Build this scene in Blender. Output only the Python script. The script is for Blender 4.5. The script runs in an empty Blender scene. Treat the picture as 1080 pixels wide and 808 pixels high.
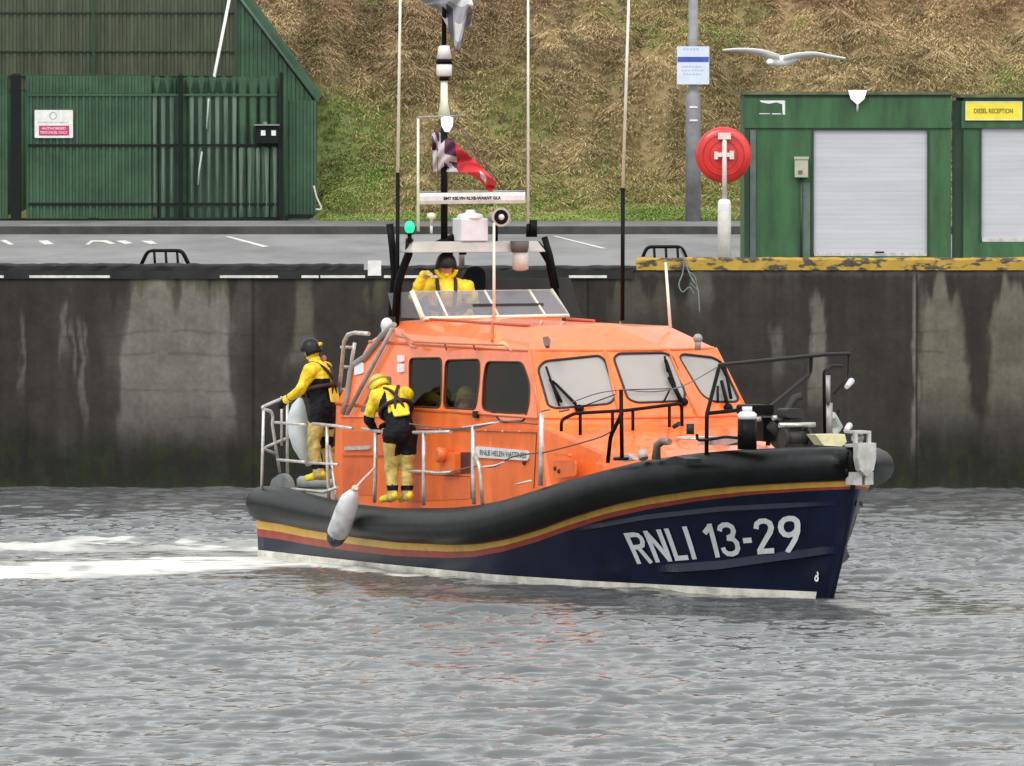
import bpy, bmesh, math, random
import numpy as np
from mathutils import Vector, Matrix
from mathutils.geometry import tessellate_polygon
random.seed(7); rng = np.random.default_rng(7)
SC = bpy.context.scene; COL = SC.collection
R = math.radians

# ------------------------------------------------------------ camera, sky, sun, exposure
F = 9800.0; H = 5.81; PIT = math.atan(284 / F)
cd = bpy.data.cameras.new('camera'); cam = bpy.data.objects.new('camera', cd); COL.objects.link(cam)
cam.location = (0, 0, H); cam.rotation_euler = (math.pi / 2 - PIT, 0, 0)
cd.sensor_width = 36; cd.lens = 36 * F / 1080; cd.clip_start = 1; cd.clip_end = 6000
SC.camera = cam
SUN_EL, SUN_AZ = 48, -35          # degrees; azimuth is measured from the view direction's back, to the left
w = bpy.data.worlds.new('World'); SC.world = w; w.use_nodes = True
nt = w.node_tree; nt.nodes.clear()
o_ = nt.nodes.new('ShaderNodeOutputWorld'); b_ = nt.nodes.new('ShaderNodeBackground')
sky = nt.nodes.new('ShaderNodeTexSky'); sky.sky_type = 'NISHITA'; sky.sun_disc = False
sky.sun_elevation = R(SUN_EL); sky.sun_rotation = R(180 + SUN_AZ)
sky.air_density = 1.0; sky.dust_density = 4.0; sky.ozone_density = 1.0
hs = nt.nodes.new('ShaderNodeHueSaturation'); hs.inputs['Saturation'].default_value = 0.12
nt.links.new(sky.outputs[0], hs.inputs['Color'])
cm = nt.nodes.new('ShaderNodeMixRGB'); cm.inputs[0].default_value = .6; cm.inputs[2].default_value = (6.3, 6.45, 6.55, 1)    # even cloud cover over the sky
nt.links.new(hs.outputs[0], cm.inputs[1]); nt.links.new(cm.outputs[0], b_.inputs[0])
b_.inputs[1].default_value = 0.15; nt.links.new(b_.outputs[0], o_.inputs[0])
sd = bpy.data.lights.new('sun', 'SUN'); sun = bpy.data.objects.new('sun', sd); COL.objects.link(sun)
sd.energy = 1.0; sd.angle = R(25); sd.color = (1, 0.97, 0.93)
a_ = R(SUN_AZ)
sdir = Vector((math.sin(a_) * math.cos(R(SUN_EL)), -math.cos(a_) * math.cos(R(SUN_EL)), math.sin(R(SUN_EL))))
sun.rotation_euler = sdir.to_track_quat('Z', 'Y').to_euler(); sun.location = (0, 60, 60)
SC.view_settings.view_transform = 'Standard'; SC.view_settings.look = 'None'
SC.view_settings.gamma = 1; SC.view_settings.use_curve_mapping = False
SC.view_settings.exposure = 0.55

# ------------------------------------------------------------ photo geometry helpers
CR = np.array([1., 0, 0]); CF = np.array([0, math.cos(PIT), -math.sin(PIT)]); CU = np.array([0, math.sin(PIT), math.cos(PIT)])
CC = np.array([0, 0, H])
def ray(px, py): return CR * (px - 540) + CU * (404 - py) + CF * F
def at_z(px, py, z):
    d = ray(px, py); return CC + d * (z - H) / d[2]
def at_y(px, py, Y):
    d = ray(px, py); return CC + d * Y / d[1]
def proj(p):
    d = np.asarray(p, float) - CC; z = d @ CF
    return 540 + F * (d @ CR) / z, 404 - F * (d @ CU) / z
TH = R(65)
AX = np.array([math.cos(TH), -math.sin(TH), 0]); AY = np.array([math.sin(TH), math.cos(TH), 0]); AZ = np.array([0, 0, 1.])
BO = at_z(877, 632, 0) - 12.6 * AX; BO[2] = 0
def W(x, y, z): return BO + x * AX + y * AY + z * AZ
def L(p): d = np.asarray(p) - BO; return np.array([d @ AX, d @ AY, d @ AZ])
CL = L(CC)
def bplane(px, py, n, k):                     # point of boat space on the plane n.p = k seen at a pixel
    d = ray(px, py); dl = np.array([d @ AX, d @ AY, d @ AZ]); n = np.asarray(n, float)
    t = (k - n @ CL) / (n @ dl); return CL + dl * t
def bl(px, py, axis, val):
    n = [0, 0, 0]; n[axis] = 1; return bplane(px, py, n, val)
def by(px, py, y): return bl(px, py, 1, y)
def bx(px, py, x): return bl(px, py, 0, x)
def bz(px, py, z): return bl(px, py, 2, z)
def plane3(a, b, c):
    a, b, c = map(lambda v: np.asarray(v, float), (a, b, c)); n = np.cross(b - a, c - a); n /= np.linalg.norm(n); return n, n @ a

# ------------------------------------------------------------ noise
_lat = rng.random((256, 256))
def vnoise(x, y):
    x = np.asarray(x, float); y = np.asarray(y, float)
    xi = np.floor(x).astype(int); yi = np.floor(y).astype(int); fx = x - xi; fy = y - yi
    fx = fx * fx * (3 - 2 * fx); fy = fy * fy * (3 - 2 * fy)
    g = lambda i, j: _lat[i % 256, j % 256]
    return (g(xi, yi) * (1 - fx) + g(xi + 1, yi) * fx) * (1 - fy) + (g(xi, yi + 1) * (1 - fx) + g(xi + 1, yi + 1) * fx) * fy
def fbm(x, y, o=4):
    s = 0; a = .5; t = 0
    for k in range(o):
        s = s + a * vnoise(x * 2 ** k + 17.3 * k, y * 2 ** k + 9.1 * k); t += a; a *= .5
    return s / t
def sstep(a, b, x): t = np.clip((x - a) / (b - a), 0, 1); return t * t * (3 - 2 * t)

# ------------------------------------------------------------ materials
MATS = {}
def mat(name, col, rough=.5, metal=0, var=.12, scale=6, bump=0, bscale=40, spec=.5, stretch=(1, 1, 1), col2=None, coat=0):
    if name in MATS: return MATS[name]
    m = bpy.data.materials.new(name); MATS[name] = m; m.use_nodes = True; n = m.node_tree.nodes; l = m.node_tree.links
    p = n['Principled BSDF']; p.inputs['Roughness'].default_value = rough; p.inputs['Metallic'].default_value = metal
    p.inputs['Specular IOR Level'].default_value = spec; p.inputs['Coat Weight'].default_value = coat
    tc = n.new('ShaderNodeTexCoord'); mp = n.new('ShaderNodeMapping'); mp.inputs['Scale'].default_value = stretch
    l.new(tc.outputs['Object'], mp.inputs[0])
    nz = n.new('ShaderNodeTexNoise'); nz.inputs['Scale'].default_value = scale; nz.inputs['Detail'].default_value = 6; nz.inputs['Roughness'].default_value = .65
    l.new(mp.outputs[0], nz.inputs['Vector'])
    rp = n.new('ShaderNodeValToRGB'); l.new(nz.outputs[0], rp.inputs[0])
    c = np.array(col[:3]); lo = c * (1 - var * 1.6); hi = np.minimum(c * (1 + var), 1)
    if col2 is not None: lo = np.array(col2[:3])
    rp.color_ramp.elements[0].position = .32; rp.color_ramp.elements[1].position = .62
    rp.color_ramp.elements[0].color = (*lo, 1); rp.color_ramp.elements[1].color = (*hi, 1)
    l.new(rp.outputs[0], p.inputs['Base Color'])
    if bump:
        n2 = n.new('ShaderNodeTexNoise'); n2.inputs['Scale'].default_value = bscale; n2.inputs['Detail'].default_value = 5
        l.new(mp.outputs[0], n2.inputs['Vector'])
        bp = n.new('ShaderNodeBump'); bp.inputs['Strength'].default_value = bump; bp.inputs['Distance'].default_value = .02
        l.new(n2.outputs[0], bp.inputs['Height']); l.new(bp.outputs[0], p.inputs['Normal'])
    return m
def attr_mat(name, attr='Col', rough=.8, bump=0, bscale=30, spec=.4, rattr=None):
    m = bpy.data.materials.new(name); m.use_nodes = True; n = m.node_tree.nodes; l = m.node_tree.links
    p = n['Principled BSDF']; p.inputs['Roughness'].default_value = rough; p.inputs['Specular IOR Level'].default_value = spec
    a = n.new('ShaderNodeAttribute'); a.attribute_name = attr
    tc = n.new('ShaderNodeTexCoord'); nz = n.new('ShaderNodeTexNoise'); nz.inputs['Scale'].default_value = bscale; nz.inputs['Detail'].default_value = 6
    l.new(tc.outputs['Object'], nz.inputs['Vector'])
    mr = n.new('ShaderNodeMapRange'); mr.inputs[3].default_value = .72; mr.inputs[4].default_value = 1.28; l.new(nz.outputs[0], mr.inputs[0])
    mx = n.new('ShaderNodeVectorMath'); mx.operation = 'MULTIPLY'; l.new(a.outputs['Color'], mx.inputs[0]); l.new(mr.outputs[0], mx.inputs[1])
    l.new(mx.outputs[0], p.inputs['Base Color'])
    if bump:
        bp = n.new('ShaderNodeBump'); bp.inputs['Strength'].default_value = bump; bp.inputs['Distance'].default_value = .03
        l.new(nz.outputs[0], bp.inputs['Height']); l.new(bp.outputs[0], p.inputs['Normal'])
    return m
def emis(name, col, s):
    m = mat(name, col, .4, var=.02); p = m.node_tree.nodes['Principled BSDF']
    p.inputs['Emission Color'].default_value = (*col, 1); p.inputs['Emission Strength'].default_value = s; return m

ORANGE = mat('orange_paint', (.93, .18, .034), .36, var=.10, scale=2.2, coat=.45, stretch=(1.6, 1.6, .6))
ORANGE_IN = mat('orange_shade_paint', (.62, .12, .03), .5, var=.1, scale=3)
NAVY = mat('navy_paint', (.0028, .0062, .0245), .28, var=.3, scale=2, spec=.32, bump=.04, bscale=5)
RUBBER = mat('rubber', (.0055, .007, .0075), .42, var=.5, scale=2.5, bump=.25, bscale=9, spec=.32)
YEL = mat('stripe_yellow', (.72, .42, .07), .4, var=.1, scale=5)
RED = mat('stripe_red', (.34, .05, .025), .4, var=.15, scale=5)
WHITE = mat('white_paint', (.74, .73, .70), .4, var=.1, scale=8)
CREAM = mat('cream_white', (.80, .78, .62), .45, var=.08, scale=8)
BOOT = mat('boot_white', (.72, .70, .62), .45, var=.2, scale=4)
STEEL = mat('stainless', (.60, .57, .53), .42, metal=.55, var=.2, scale=9)
GREYT = mat('grey_tube', (.34, .31, .29), .5, metal=.2, var=.15, scale=9)
BLACK = mat('black_metal', (.004, .004, .004), .45, var=.3, scale=9, spec=.12)
MAROON = mat('dark_rail', (.012, .004, .004), .5, var=.3, scale=9, spec=.12)
DECK = mat('deck_grey', (.26, .28, .26), .7, var=.15, scale=6, bump=.1, bscale=90)
PLATF = mat('platform_grey', (.46, .42, .39), .5, var=.08, scale=4)
PLASTIC = mat('white_plastic', (.72, .71, .74), .35, var=.06, scale=5)
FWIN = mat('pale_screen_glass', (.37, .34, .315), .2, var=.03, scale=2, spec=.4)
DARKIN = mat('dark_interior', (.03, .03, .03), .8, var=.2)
GASKET = mat('gasket', (.035, .012, .010), .6, var=.2)
ROPE = mat('rope', (.62, .55, .46), .8, var=.2, scale=40)
WIRE = mat('wire', (.16, .10, .08), .6, var=.2, scale=40)
YSUIT = mat('yellow_suit', (.88, .64, .025), .55, var=.12, scale=9, bump=.35, bscale=14)
OSUIT = mat('ochre_suit', (.52, .40, .12), .6, var=.2, scale=9, bump=.35, bscale=14)
BSUIT = mat('black_suit', (.009, .008, .011), .7, spec=.2, var=.3, scale=9, bump=.35, bscale=14)
SKIN = mat('skin', (.52, .27, .19), .5, var=.08, scale=20)
GLASS_T = bpy.data.materials.new('tinted_glass'); GLASS_T.use_nodes = True
def _gt(m, tr, tint, dc=(.05, .05, .045), gc=(.8, .8, .8)):
    n = m.node_tree.nodes; l = m.node_tree.links; n.clear(); o = n.new('ShaderNodeOutputMaterial')
    g = n.new('ShaderNodeBsdfGlossy'); g.inputs['Roughness'].default_value = .04; g.inputs['Color'].default_value = (*gc, 1)
    t = n.new('ShaderNodeBsdfTransparent'); t.inputs[0].default_value = (*tint, 1)
    d = n.new('ShaderNodeBsdfDiffuse'); d.inputs[0].default_value = (*dc, 1)
    m1 = n.new('ShaderNodeMixShader'); m1.inputs[0].default_value = 1 - tr; l.new(t.outputs[0], m1.inputs[1]); l.new(d.outputs[0], m1.inputs[2])
    fr = n.new('ShaderNodeFresnel'); fr.inputs[0].default_value = 1.45; ge = n.new('ShaderNodeNewGeometry'); iv = n.new('ShaderNodeMath'); iv.operation = 'SUBTRACT'; iv.inputs[0].default_value = 1; l.new(ge.outputs['Backfacing'], iv.inputs[1]); mu = n.new('ShaderNodeMath'); mu.operation = 'MULTIPLY'; l.new(fr.outputs[0], mu.inputs[0]); l.new(iv.outputs[0], mu.inputs[1]); m2 = n.new('ShaderNodeMixShader')
    l.new(mu.outputs[0], m2.inputs[0]); l.new(m1.outputs[0], m2.inputs[1]); l.new(g.outputs[0], m2.inputs[2]); l.new(m2.outputs[0], o.inputs[0])
_gt(GLASS_T, .8, (.80, .85, .77), (.008, .008, .008), (.33, .33, .30))
GLASS_C = bpy.data.materials.new('screen_glass'); GLASS_C.use_nodes = True; _gt(GLASS_C, .72, (.93, .93, .95), (.42, .42, .45))

# ------------------------------------------------------------ mesh helpers
class MB:
    def __init__(s): s.v = []; s.f = []; s.m = []; s.sm = []
    def add(s, vs, fs, mi=0, smooth=False):
        k = len(s.v); s.v += [tuple(map(float, v)) for v in vs]
        for f in fs: s.f.append(tuple(i + k for i in f)); s.m.append(mi); s.sm.append(smooth)
        return s
    def box(s, lo, hi, mi=0, M=None):
        x0, y0, z0 = lo; x1, y1, z1 = hi
        vs = [(x0, y0, z0), (x1, y0, z0), (x1, y1, z0), (x0, y1, z0), (x0, y0, z1), (x1, y0, z1), (x1, y1, z1), (x0, y1, z1)]
        if M is not None: vs = [M(*v) for v in vs]
        return s.add(vs, [(0, 3, 2, 1), (4, 5, 6, 7), (0, 1, 5, 4), (1, 2, 6, 5), (2, 3, 7, 6), (3, 0, 4, 7)], mi)
    def tube(s, pts, r, n=8, mi=0, cap=True, closed=False):
        P = [np.asarray(p, float) for p in pts]; N = len(P)
        if np.isscalar(r): r = [r] * N
        vs = []; fs = []; up = None
        for i in range(N):
            if closed: t = P[(i + 1) % N] - P[i - 1]
            else: t = P[min(i + 1, N - 1)] - P[max(i - 1, 0)]
            t = t / (np.linalg.norm(t) + 1e-12)
            if up is None:
                up = np.array([0, 0, 1.]) if abs(t[2]) < .9 else np.array([1., 0, 0])
            a = up - t * (up @ t); a /= np.linalg.norm(a) + 1e-12; b = np.cross(t, a); up = a
            for k in range(n):
                an = 2 * math.pi * k / n; vs.append(P[i] + (a * math.cos(an) + b * math.sin(an)) * r[i])
        for i in range(N if closed else N - 1):
            j = (i + 1) % N
            for k in range(n): fs.append((i * n + k, i * n + (k + 1) % n, j * n + (k + 1) % n, j * n + k))
        s.add(vs, fs, mi, True)
        if cap and not closed:
            k = len(s.v) - N * n
            s.f += [tuple(k + i for i in range(n))[::-1], tuple(k + (N - 1) * n + i for i in range(n))]; s.m += [mi, mi]; s.sm += [False, False]
        return s
    def ell(s, c, r, M=None, nu=16, nv=10, mi=0):
        vs = []; fs = []
        for j in range(nv + 1):
            ph = math.pi * j / nv - math.pi / 2
            for i in range(nu):
                th = 2 * math.pi * i / nu
                v = np.array([r[0] * math.cos(ph) * math.cos(th), r[1] * math.cos(ph) * math.sin(th), r[2] * math.sin(ph)])
                if M is not None: v = M @ v
                vs.append(v + np.asarray(c))
        for j in range(nv):
            for i in range(nu): fs.append((j * nu + i, j * nu + (i + 1) % nu, (j + 1) * nu + (i + 1) % nu, (j + 1) * nu + i))
        return s.add(vs, fs, mi, True)
    def cap(s, a, b, ra, rb, n=14, mi=0):             # tapered capsule
        a = np.asarray(a, float); b = np.asarray(b, float); t = b - a; Ln = np.linalg.norm(t) + 1e-9; t = t / Ln
        pts = []; rr = []
        for k in range(5): an = math.pi / 2 * (1 - k / 4); pts.append(a - t * ra * math.sin(an)); rr.append(max(ra * math.cos(an), 1e-3))
        for k in range(5): an = math.pi / 2 * k / 4; pts.append(b + t * rb * math.sin(an)); rr.append(max(rb * math.cos(an), 1e-3))
        return s.tube(pts, rr, n, mi)
    def lathe(s, prof, c=(0, 0, 0), axis=(0, 0, 1), n=24, mi=0):
        ax = np.asarray(axis, float); ax /= np.linalg.norm(ax); c = np.asarray(c, float)
        return s.tube([c + ax * h for r_, h in prof], [max(r_, 1e-4) for r_, h in prof], n, mi)
    def slab(s, poly, nrm, t, mi=0, holes=(), smooth=False):   # flat polygon (3-D points), extruded along nrm by t
        nrm = np.asarray(nrm, float); loops = [[np.asarray(p, float) for p in poly]] + [[np.asarray(p, float) for p in h] for h in holes]
        tri = tessellate_polygon([[Vector(p) for p in lp] for lp in loops]); allp = [p for lp in loops for p in lp]; n = len(allp)
        vs = allp + [p + nrm * t for p in allp]; fs = []
        for a, b, c in tri:
            fs.append((a, b, c)); fs.append((c + n, b + n, a + n))
        k = 0
        for lp in loops:
            m = len(lp)
            for i in range(m): fs.append((k + i, k + (i + 1) % m, k + (i + 1) % m + n, k + i + n))
            k += m
        return s.add(vs, fs, mi)
    def build(s, name, mats, parent=None, origin=None, recalc=True, smooth=None):
        if not isinstance(mats, (list, tuple)): mats = [mats]
        org = np.array(origin if origin is not None else (0, 0, 0), float)
        if parent is not None and origin is None: org = np.array(parent.get('_org', (0, 0, 0)))
        me = bpy.data.meshes.new(name); me.from_pydata([tuple(np.array(v) - org) for v in s.v], [], s.f)
        for m in mats: me.materials.append(m)
        me.polygons.foreach_set('material_index', s.m); me.polygons.foreach_set('use_smooth', s.sm if smooth is None else [smooth] * len(s.f))
        me.validate()
        if recalc:
            bm = bmesh.new(); bm.from_mesh(me); bmesh.ops.recalc_face_normals(bm, faces=bm.faces); bm.to_mesh(me); bm.free()
        ob = bpy.data.objects.new(name, me); COL.objects.link(ob)
        if parent is not None: ob.parent = parent; ob['_org'] = tuple(parent.get('_org', (0, 0, 0)))
        else:
            ob.location = org; ob['_org'] = tuple(org)
        return ob
def tag(o, label=None, cat=None, group=None, kind=None):
    if label: o['label'] = label
    if cat: o['category'] = cat
    if group: o['group'] = group
    if kind: o['kind'] = kind
    return o
def thing(name, loc, label, cat, group=None, local=False, rz=0):
    o = bpy.data.objects.new(name, None); COL.objects.link(o); o.location = loc; o.rotation_euler.z = rz; o.empty_display_size = .2
    o['_org'] = (0, 0, 0) if local else tuple(map(float, loc)); return tag(o, label, cat, group)
def roundpoly(P, r=.25, k=4):                   # round the corners of a 3-D polygon
    P = [np.asarray(p, float) for p in P]; out = []; n = len(P)
    for i in range(n):
        a, b, c = P[i - 1], P[i], P[(i + 1) % n]; d1 = a - b; d2 = c - b
        l1 = np.linalg.norm(d1); l2 = np.linalg.norm(d2); q = min(r, l1 * .45, l2 * .45)
        p0 = b + d1 / l1 * q; p1 = b + d2 / l2 * q
        for j in range(k + 1):
            t = j / k; out.append((1 - t) ** 2 * p0 + 2 * t * (1 - t) * b + t * t * p1)
    return out
def smoothline(P, k=6):                          # Catmull-Rom through points
    P = [np.asarray(p, float) for p in P]; Q = [2 * P[0] - P[1]] + P + [2 * P[-1] - P[-2]]; out = []
    for i in range(1, len(Q) - 2):
        for j in range(k):
            t = j / k; a, b, c, d = Q[i - 1:i + 3]
            out.append(.5 * ((2 * b) + (c - a) * t + (2 * a - 5 * b + 4 * c - d) * t * t + (3 * b - a - 3 * c + d) * t ** 3))
    out.append(P[-1]); return out
def fillet(P, r=.06, k=4):
    P = [np.asarray(p, float) for p in P]; out = [P[0]]
    for i in range(1, len(P) - 1):
        a, b, c = P[i - 1], P[i], P[i + 1]; d1 = a - b; d2 = c - b; l1 = np.linalg.norm(d1) + 1e-9; l2 = np.linalg.norm(d2) + 1e-9; q = min(r, l1 * .45, l2 * .45)
        for j in range(k + 1):
            t = j / k; out.append((1 - t) ** 2 * (b + d1 / l1 * q) + 2 * t * (1 - t) * b + t * t * (b + d2 / l2 * q))
    return out + [P[-1]]
def text_mesh(s, size=1, bold=0.0, ext=0.0, spacing=1.0, sub=0):
    cu = bpy.data.curves.new('t', 'FONT'); cu.body = s; cu.size = size; cu.offset = bold; cu.extrude = ext; cu.space_character = spacing
    cu.resolution_u = 6
    ob = bpy.data.objects.new('t', cu); COL.objects.link(ob); dg = bpy.context.evaluated_depsgraph_get(); dg.update()
    me = bpy.data.meshes.new_from_object(ob.evaluated_get(dg)); bpy.data.objects.remove(ob)
    if sub:
        bm = bmesh.new(); bm.from_mesh(me); bmesh.ops.triangulate(bm, faces=bm.faces)
        for _ in range(sub): bmesh.ops.subdivide_edges(bm, edges=[e for e in bm.edges if e.calc_length() > .08 * size], cuts=1)
        bmesh.ops.triangulate(bm, faces=bm.faces); bm.to_mesh(me); bm.free()
    v = np.array([tuple(q.co) for q in me.vertices]); f = [tuple(p.vertices) for p in me.polygons]; bpy.data.meshes.remove(me)
    return v, f
def plane_text(mb, s, o, ux, uz, width, height, bold=0.0, mi=0, spacing=1.0, lift=0.0):
    v, f = text_mesh(s, 1, bold, 0, spacing); lo = v.min(0); hi = v.max(0)
    o = np.asarray(o, float); ux = np.asarray(ux, float); uz = np.asarray(uz, float); n = np.cross(ux, uz)
    q = [o + ux * ((p[0] - lo[0]) / (hi[0] - lo[0]) * width) + uz * ((p[1] - lo[1]) / (hi[1] - lo[1]) * height) + n * lift for p in v]
    mb.add(q, f, mi)
def np_mesh(name, V, Fq, mats, cols=None, smooth=True, attr='Col', floats=None):
    me = bpy.data.meshes.new(name); V = np.asarray(V, np.float32); Fq = np.asarray(Fq, np.int32); k = Fq.shape[1]
    me.vertices.add(len(V)); me.vertices.foreach_set('co', V.ravel())
    me.loops.add(Fq.size); me.loops.foreach_set('vertex_index', Fq.ravel())
    me.polygons.add(len(Fq)); me.polygons.foreach_set('loop_start', np.arange(0, Fq.size, k, dtype=np.int32))
    me.polygons.foreach_set('use_smooth', np.full(len(Fq), smooth))
    me.update(calc_edges=True); me.validate()
    if cols is not None:
        a = me.color_attributes.new(attr, 'FLOAT_COLOR', 'POINT'); c = np.ones((len(V), 4), np.float32); c[:, :3] = cols; a.data.foreach_set('color', c.ravel())
    if floats:
        for nm, val in floats.items():
            a = me.attributes.new(nm, 'FLOAT', 'POINT'); a.data.foreach_set('value', np.asarray(val, np.float32))
    for m in mats: me.materials.append(m)
    ob = bpy.data.objects.new(name, me); COL.objects.link(ob); return ob
def grid_faces(nx, ny):
    i = np.arange(nx - 1)[None, :] + (np.arange(ny - 1) * nx)[:, None]; i = i.ravel()
    return np.stack([i, i + 1, i + 1 + nx, i + nx], 1)

# ============================================================ SETTING
YW = F / 68.0; ZQ = 3.38                       # quay wall face, quay level
# ---- water
def waves(X, Y):
    Z = np.zeros_like(X); rs = np.random.default_rng(3)
    for lam, amp, n in ((4.5, .008, 5), (2.2, .007, 8), (1.15, .010, 16), (.62, .0102, 28), (.34, .0070, 40), (.2, .0032, 40)):
        for _ in range(n):
            th = rs.normal(R(86), R(20 if lam > 1 else 26 if lam > .5 else 34)); l_ = lam * rs.uniform(.7, 1.4); k = 2 * math.pi / l_
            ph = k * (X * math.cos(th) + Y * math.sin(th)) + rs.uniform(0, 6.28)
            m = .55 + .9 * vnoise(X / (lam * 2.2) + rs.uniform(0, 99), Y / (lam * 2.2) + rs.uniform(0, 99))
            sn = np.sin(ph); Z += amp * m * (sn - .30 * np.cos(2 * ph)) / math.sqrt(n) * 1.7
    return Z * (.50 + 1.05 * fbm(X * .22 + 3, Y * .09 + 8, 4)) * (1 - .45 * sstep(124, 142, Y)) * (.80 + .2 * sstep(84, 100, Y))
def band(X, Y, pts, w0):                        # distance to a ground polyline, as a soft mask
    D = np.full(X.shape, 1e9); P = [at_z(px, py, 0)[:2] for px, py in pts]
    for a, b in zip(P[:-1], P[1:]):
        d = b - a; t = np.clip(((X - a[0]) * d[0] + (Y - a[1]) * d[1]) / (d @ d), 0, 1)
        D = np.minimum(D, np.hypot(X - a[0] - t * d[0], Y - a[1] - t * d[1]))
    return 1 - sstep(w0 * .45, w0, D)
wx = np.arange(-13, 13.01, .046); wy = np.arange(76, 144.05, .062)
X, Y = np.meshgrid(wx, wy); Z = waves(X, Y)
n1 = fbm(X * .9, Y * .35, 4); n2 = fbm(X * 2.5 + 40, Y * 1.2, 4); n4 = fbm(X * 1.1 + 3, Y * 3.2 + 5, 5); n3 = fbm(X * 2.2 + 11, Y * 1.9 + 5, 5)
foam = np.maximum.reduce([
    band(X, Y, [(-260, 604), (0, 603), (100, 601), (180, 596), (240, 592), (278, 593)], 2.0) * sstep(.20, .44, n1 * .35 + n4 * .65),
    band(X, Y, [(-260, 577), (60, 577), (130, 573), (200, 575), (262, 578)], 2.1) * sstep(.38, .60, n1 * .4 + n4 * .6) * .65,
    band(X, Y, [(200, 571), (262, 574)], 1.2) * sstep(.35, .55, n2) * .8,
    band(X, Y, [(-200, 590), (100, 589), (200, 587)], .5) * sstep(.5, .6, n2) * .7,
    band(X, Y, [(258, 588), (330, 597), (400, 604), (450, 608)], .26) * sstep(.3, .5, n3) * .9,
    band(X, Y, [(590, 619), (700, 626), (800, 632)], .3) * sstep(.45, .62, n2) * .6,
    band(X, Y, [(868, 634), (900, 637), (930, 642)], .4) * sstep(.52, .66, n3) * .25])
foam = np.clip(foam * (.25 + .75 * sstep(.34, .58, n4 * .5 + n3 * .5)) * 1.2, 0, 1)
wakez = band(X, Y, [(-260, 588), (60, 588), (200, 586), (262, 588)], 4.5)
Z += wakez * (.03 * np.sin(Y * 1.7 + .25 * X) + .03 * (n1 - .5)) + foam * .05 * (n3 - .35)
# the boat's own wash spreading from the stem and along the side
bw = band(X, Y, [(470, 614), (640, 626), (880, 640), (960, 650)], 2.2); Z += bw * .045 * np.sin(Y * 3.1 + X * .9 + 2 * n1)
calm = band(X, Y, [(270, 592), (360, 601), (470, 611), (600, 622), (700, 628), (877, 633), (905, 640)], 4.2); Z *= 1 - .62 * calm
edge = np.minimum(np.minimum(X + 13, 13 - X) / 1.0, np.minimum(Y - 76, 999) / 3.0); Z *= np.clip(edge, 0, 1)
V = np.stack([X.ravel(), Y.ravel(), Z.ravel()], 1); Fc = grid_faces(len(wx), len(wy)); FO = foam.ravel()
# outer sheet: to the horizon on the open side
ox = np.array([-2500, -300, -60, -13, 13, 60, 300, 2500.]); oy = np.array([-3000, -300, 0, 76, 144.05])
OX, OY = np.meshgrid(ox, oy); k = len(V); V = np.vstack([V, np.stack([OX.ravel(), OY.ravel(), 0 * OX.ravel()], 1)])
fo = grid_faces(len(ox), len(oy)); keep = [i for i in range(len(fo)) if not (i == 3 * 7 + 3)]
Fc = np.vstack([Fc, fo[keep] + k]); FO = np.concatenate([FO, np.zeros(OX.size)])
wm = bpy.data.materials.new('harbour_water'); wm.use_nodes = True; n = wm.node_tree.nodes; l = wm.node_tree.links; p = n['Principled BSDF']
p.inputs['Roughness'].default_value = .06; p.inputs['IOR'].default_value = 1.33; p.inputs['Specular IOR Level'].default_value = .5
fa = n.new('ShaderNodeAttribute'); fa.attribute_name = 'foam'; tc = n.new('ShaderNodeTexCoord')
mp = n.new('ShaderNodeMapping'); mp.inputs['Scale'].default_value = (1, .8, 1); l.new(tc.outputs['Object'], mp.inputs[0])
nb = n.new('ShaderNodeTexNoise'); nb.inputs['Scale'].default_value = 9; nb.inputs['Detail'].default_value = 5; l.new(mp.outputs[0], nb.inputs['Vector'])
bp = n.new('ShaderNodeBump'); bp.inputs['Strength'].default_value = .3; bp.inputs['Distance'].default_value = .03; l.new(nb.outputs[0], bp.inputs['Height']); l.new(bp.outputs[0], p.inputs['Normal'])
mc = n.new('ShaderNodeMixRGB'); mc.inputs[1].default_value = (.11, .115, .115, 1); mc.inputs[2].default_value = (.80, .80, .74, 1)
l.new(fa.outputs['Fac'], mc.inputs[0]); l.new(mc.outputs[0], p.inputs['Base Color'])
mr = n.new('ShaderNodeMapRange'); mr.inputs[3].default_value = .06; mr.inputs[4].default_value = .8; l.new(fa.outputs['Fac'], mr.inputs[0]); l.new(mr.outputs[0], p.inputs['Roughness'])
tag(np_mesh('water', V, Fc, [wm], floats={'foam': FO}), kind='structure')

# ---- quay wall face with its stains (a fine grid where the photo looks, its own weathering in an attribute)
qx = np.concatenate([[-400, -60], np.arange(-14, 14.001, .025), [60, 400]]); qz = np.concatenate([[-3.0], np.arange(-.1, ZQ + .001, .025)])
X, Zg = np.meshgrid(qx, qz)
def wxz(px, py): return (px - 540) / 68.0, ZQ - (py - 285) / 68.0
PX = X * 68 + 540; PY = 285 + (ZQ - Zg) * 68
jx = (fbm(X * .9, Zg * 1.1, 4) - .5); jf = (fbm(X * 7, Zg * 2.0, 5) - .5)
streak = fbm(X * 6, Zg * .35 + 3, 4); streak2 = fbm(X * 17 + 9, Zg * .8 + 3, 3); blot = fbm(X * 1.3 + 5, Zg * 1.2 + 8, 5)
base = np.empty(X.shape + (3,)); base[:] = (.038, .033, .0285)
base *= (.75 + .5 * streak)[..., None] * (.65 + .65 * blot)[..., None]
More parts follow.
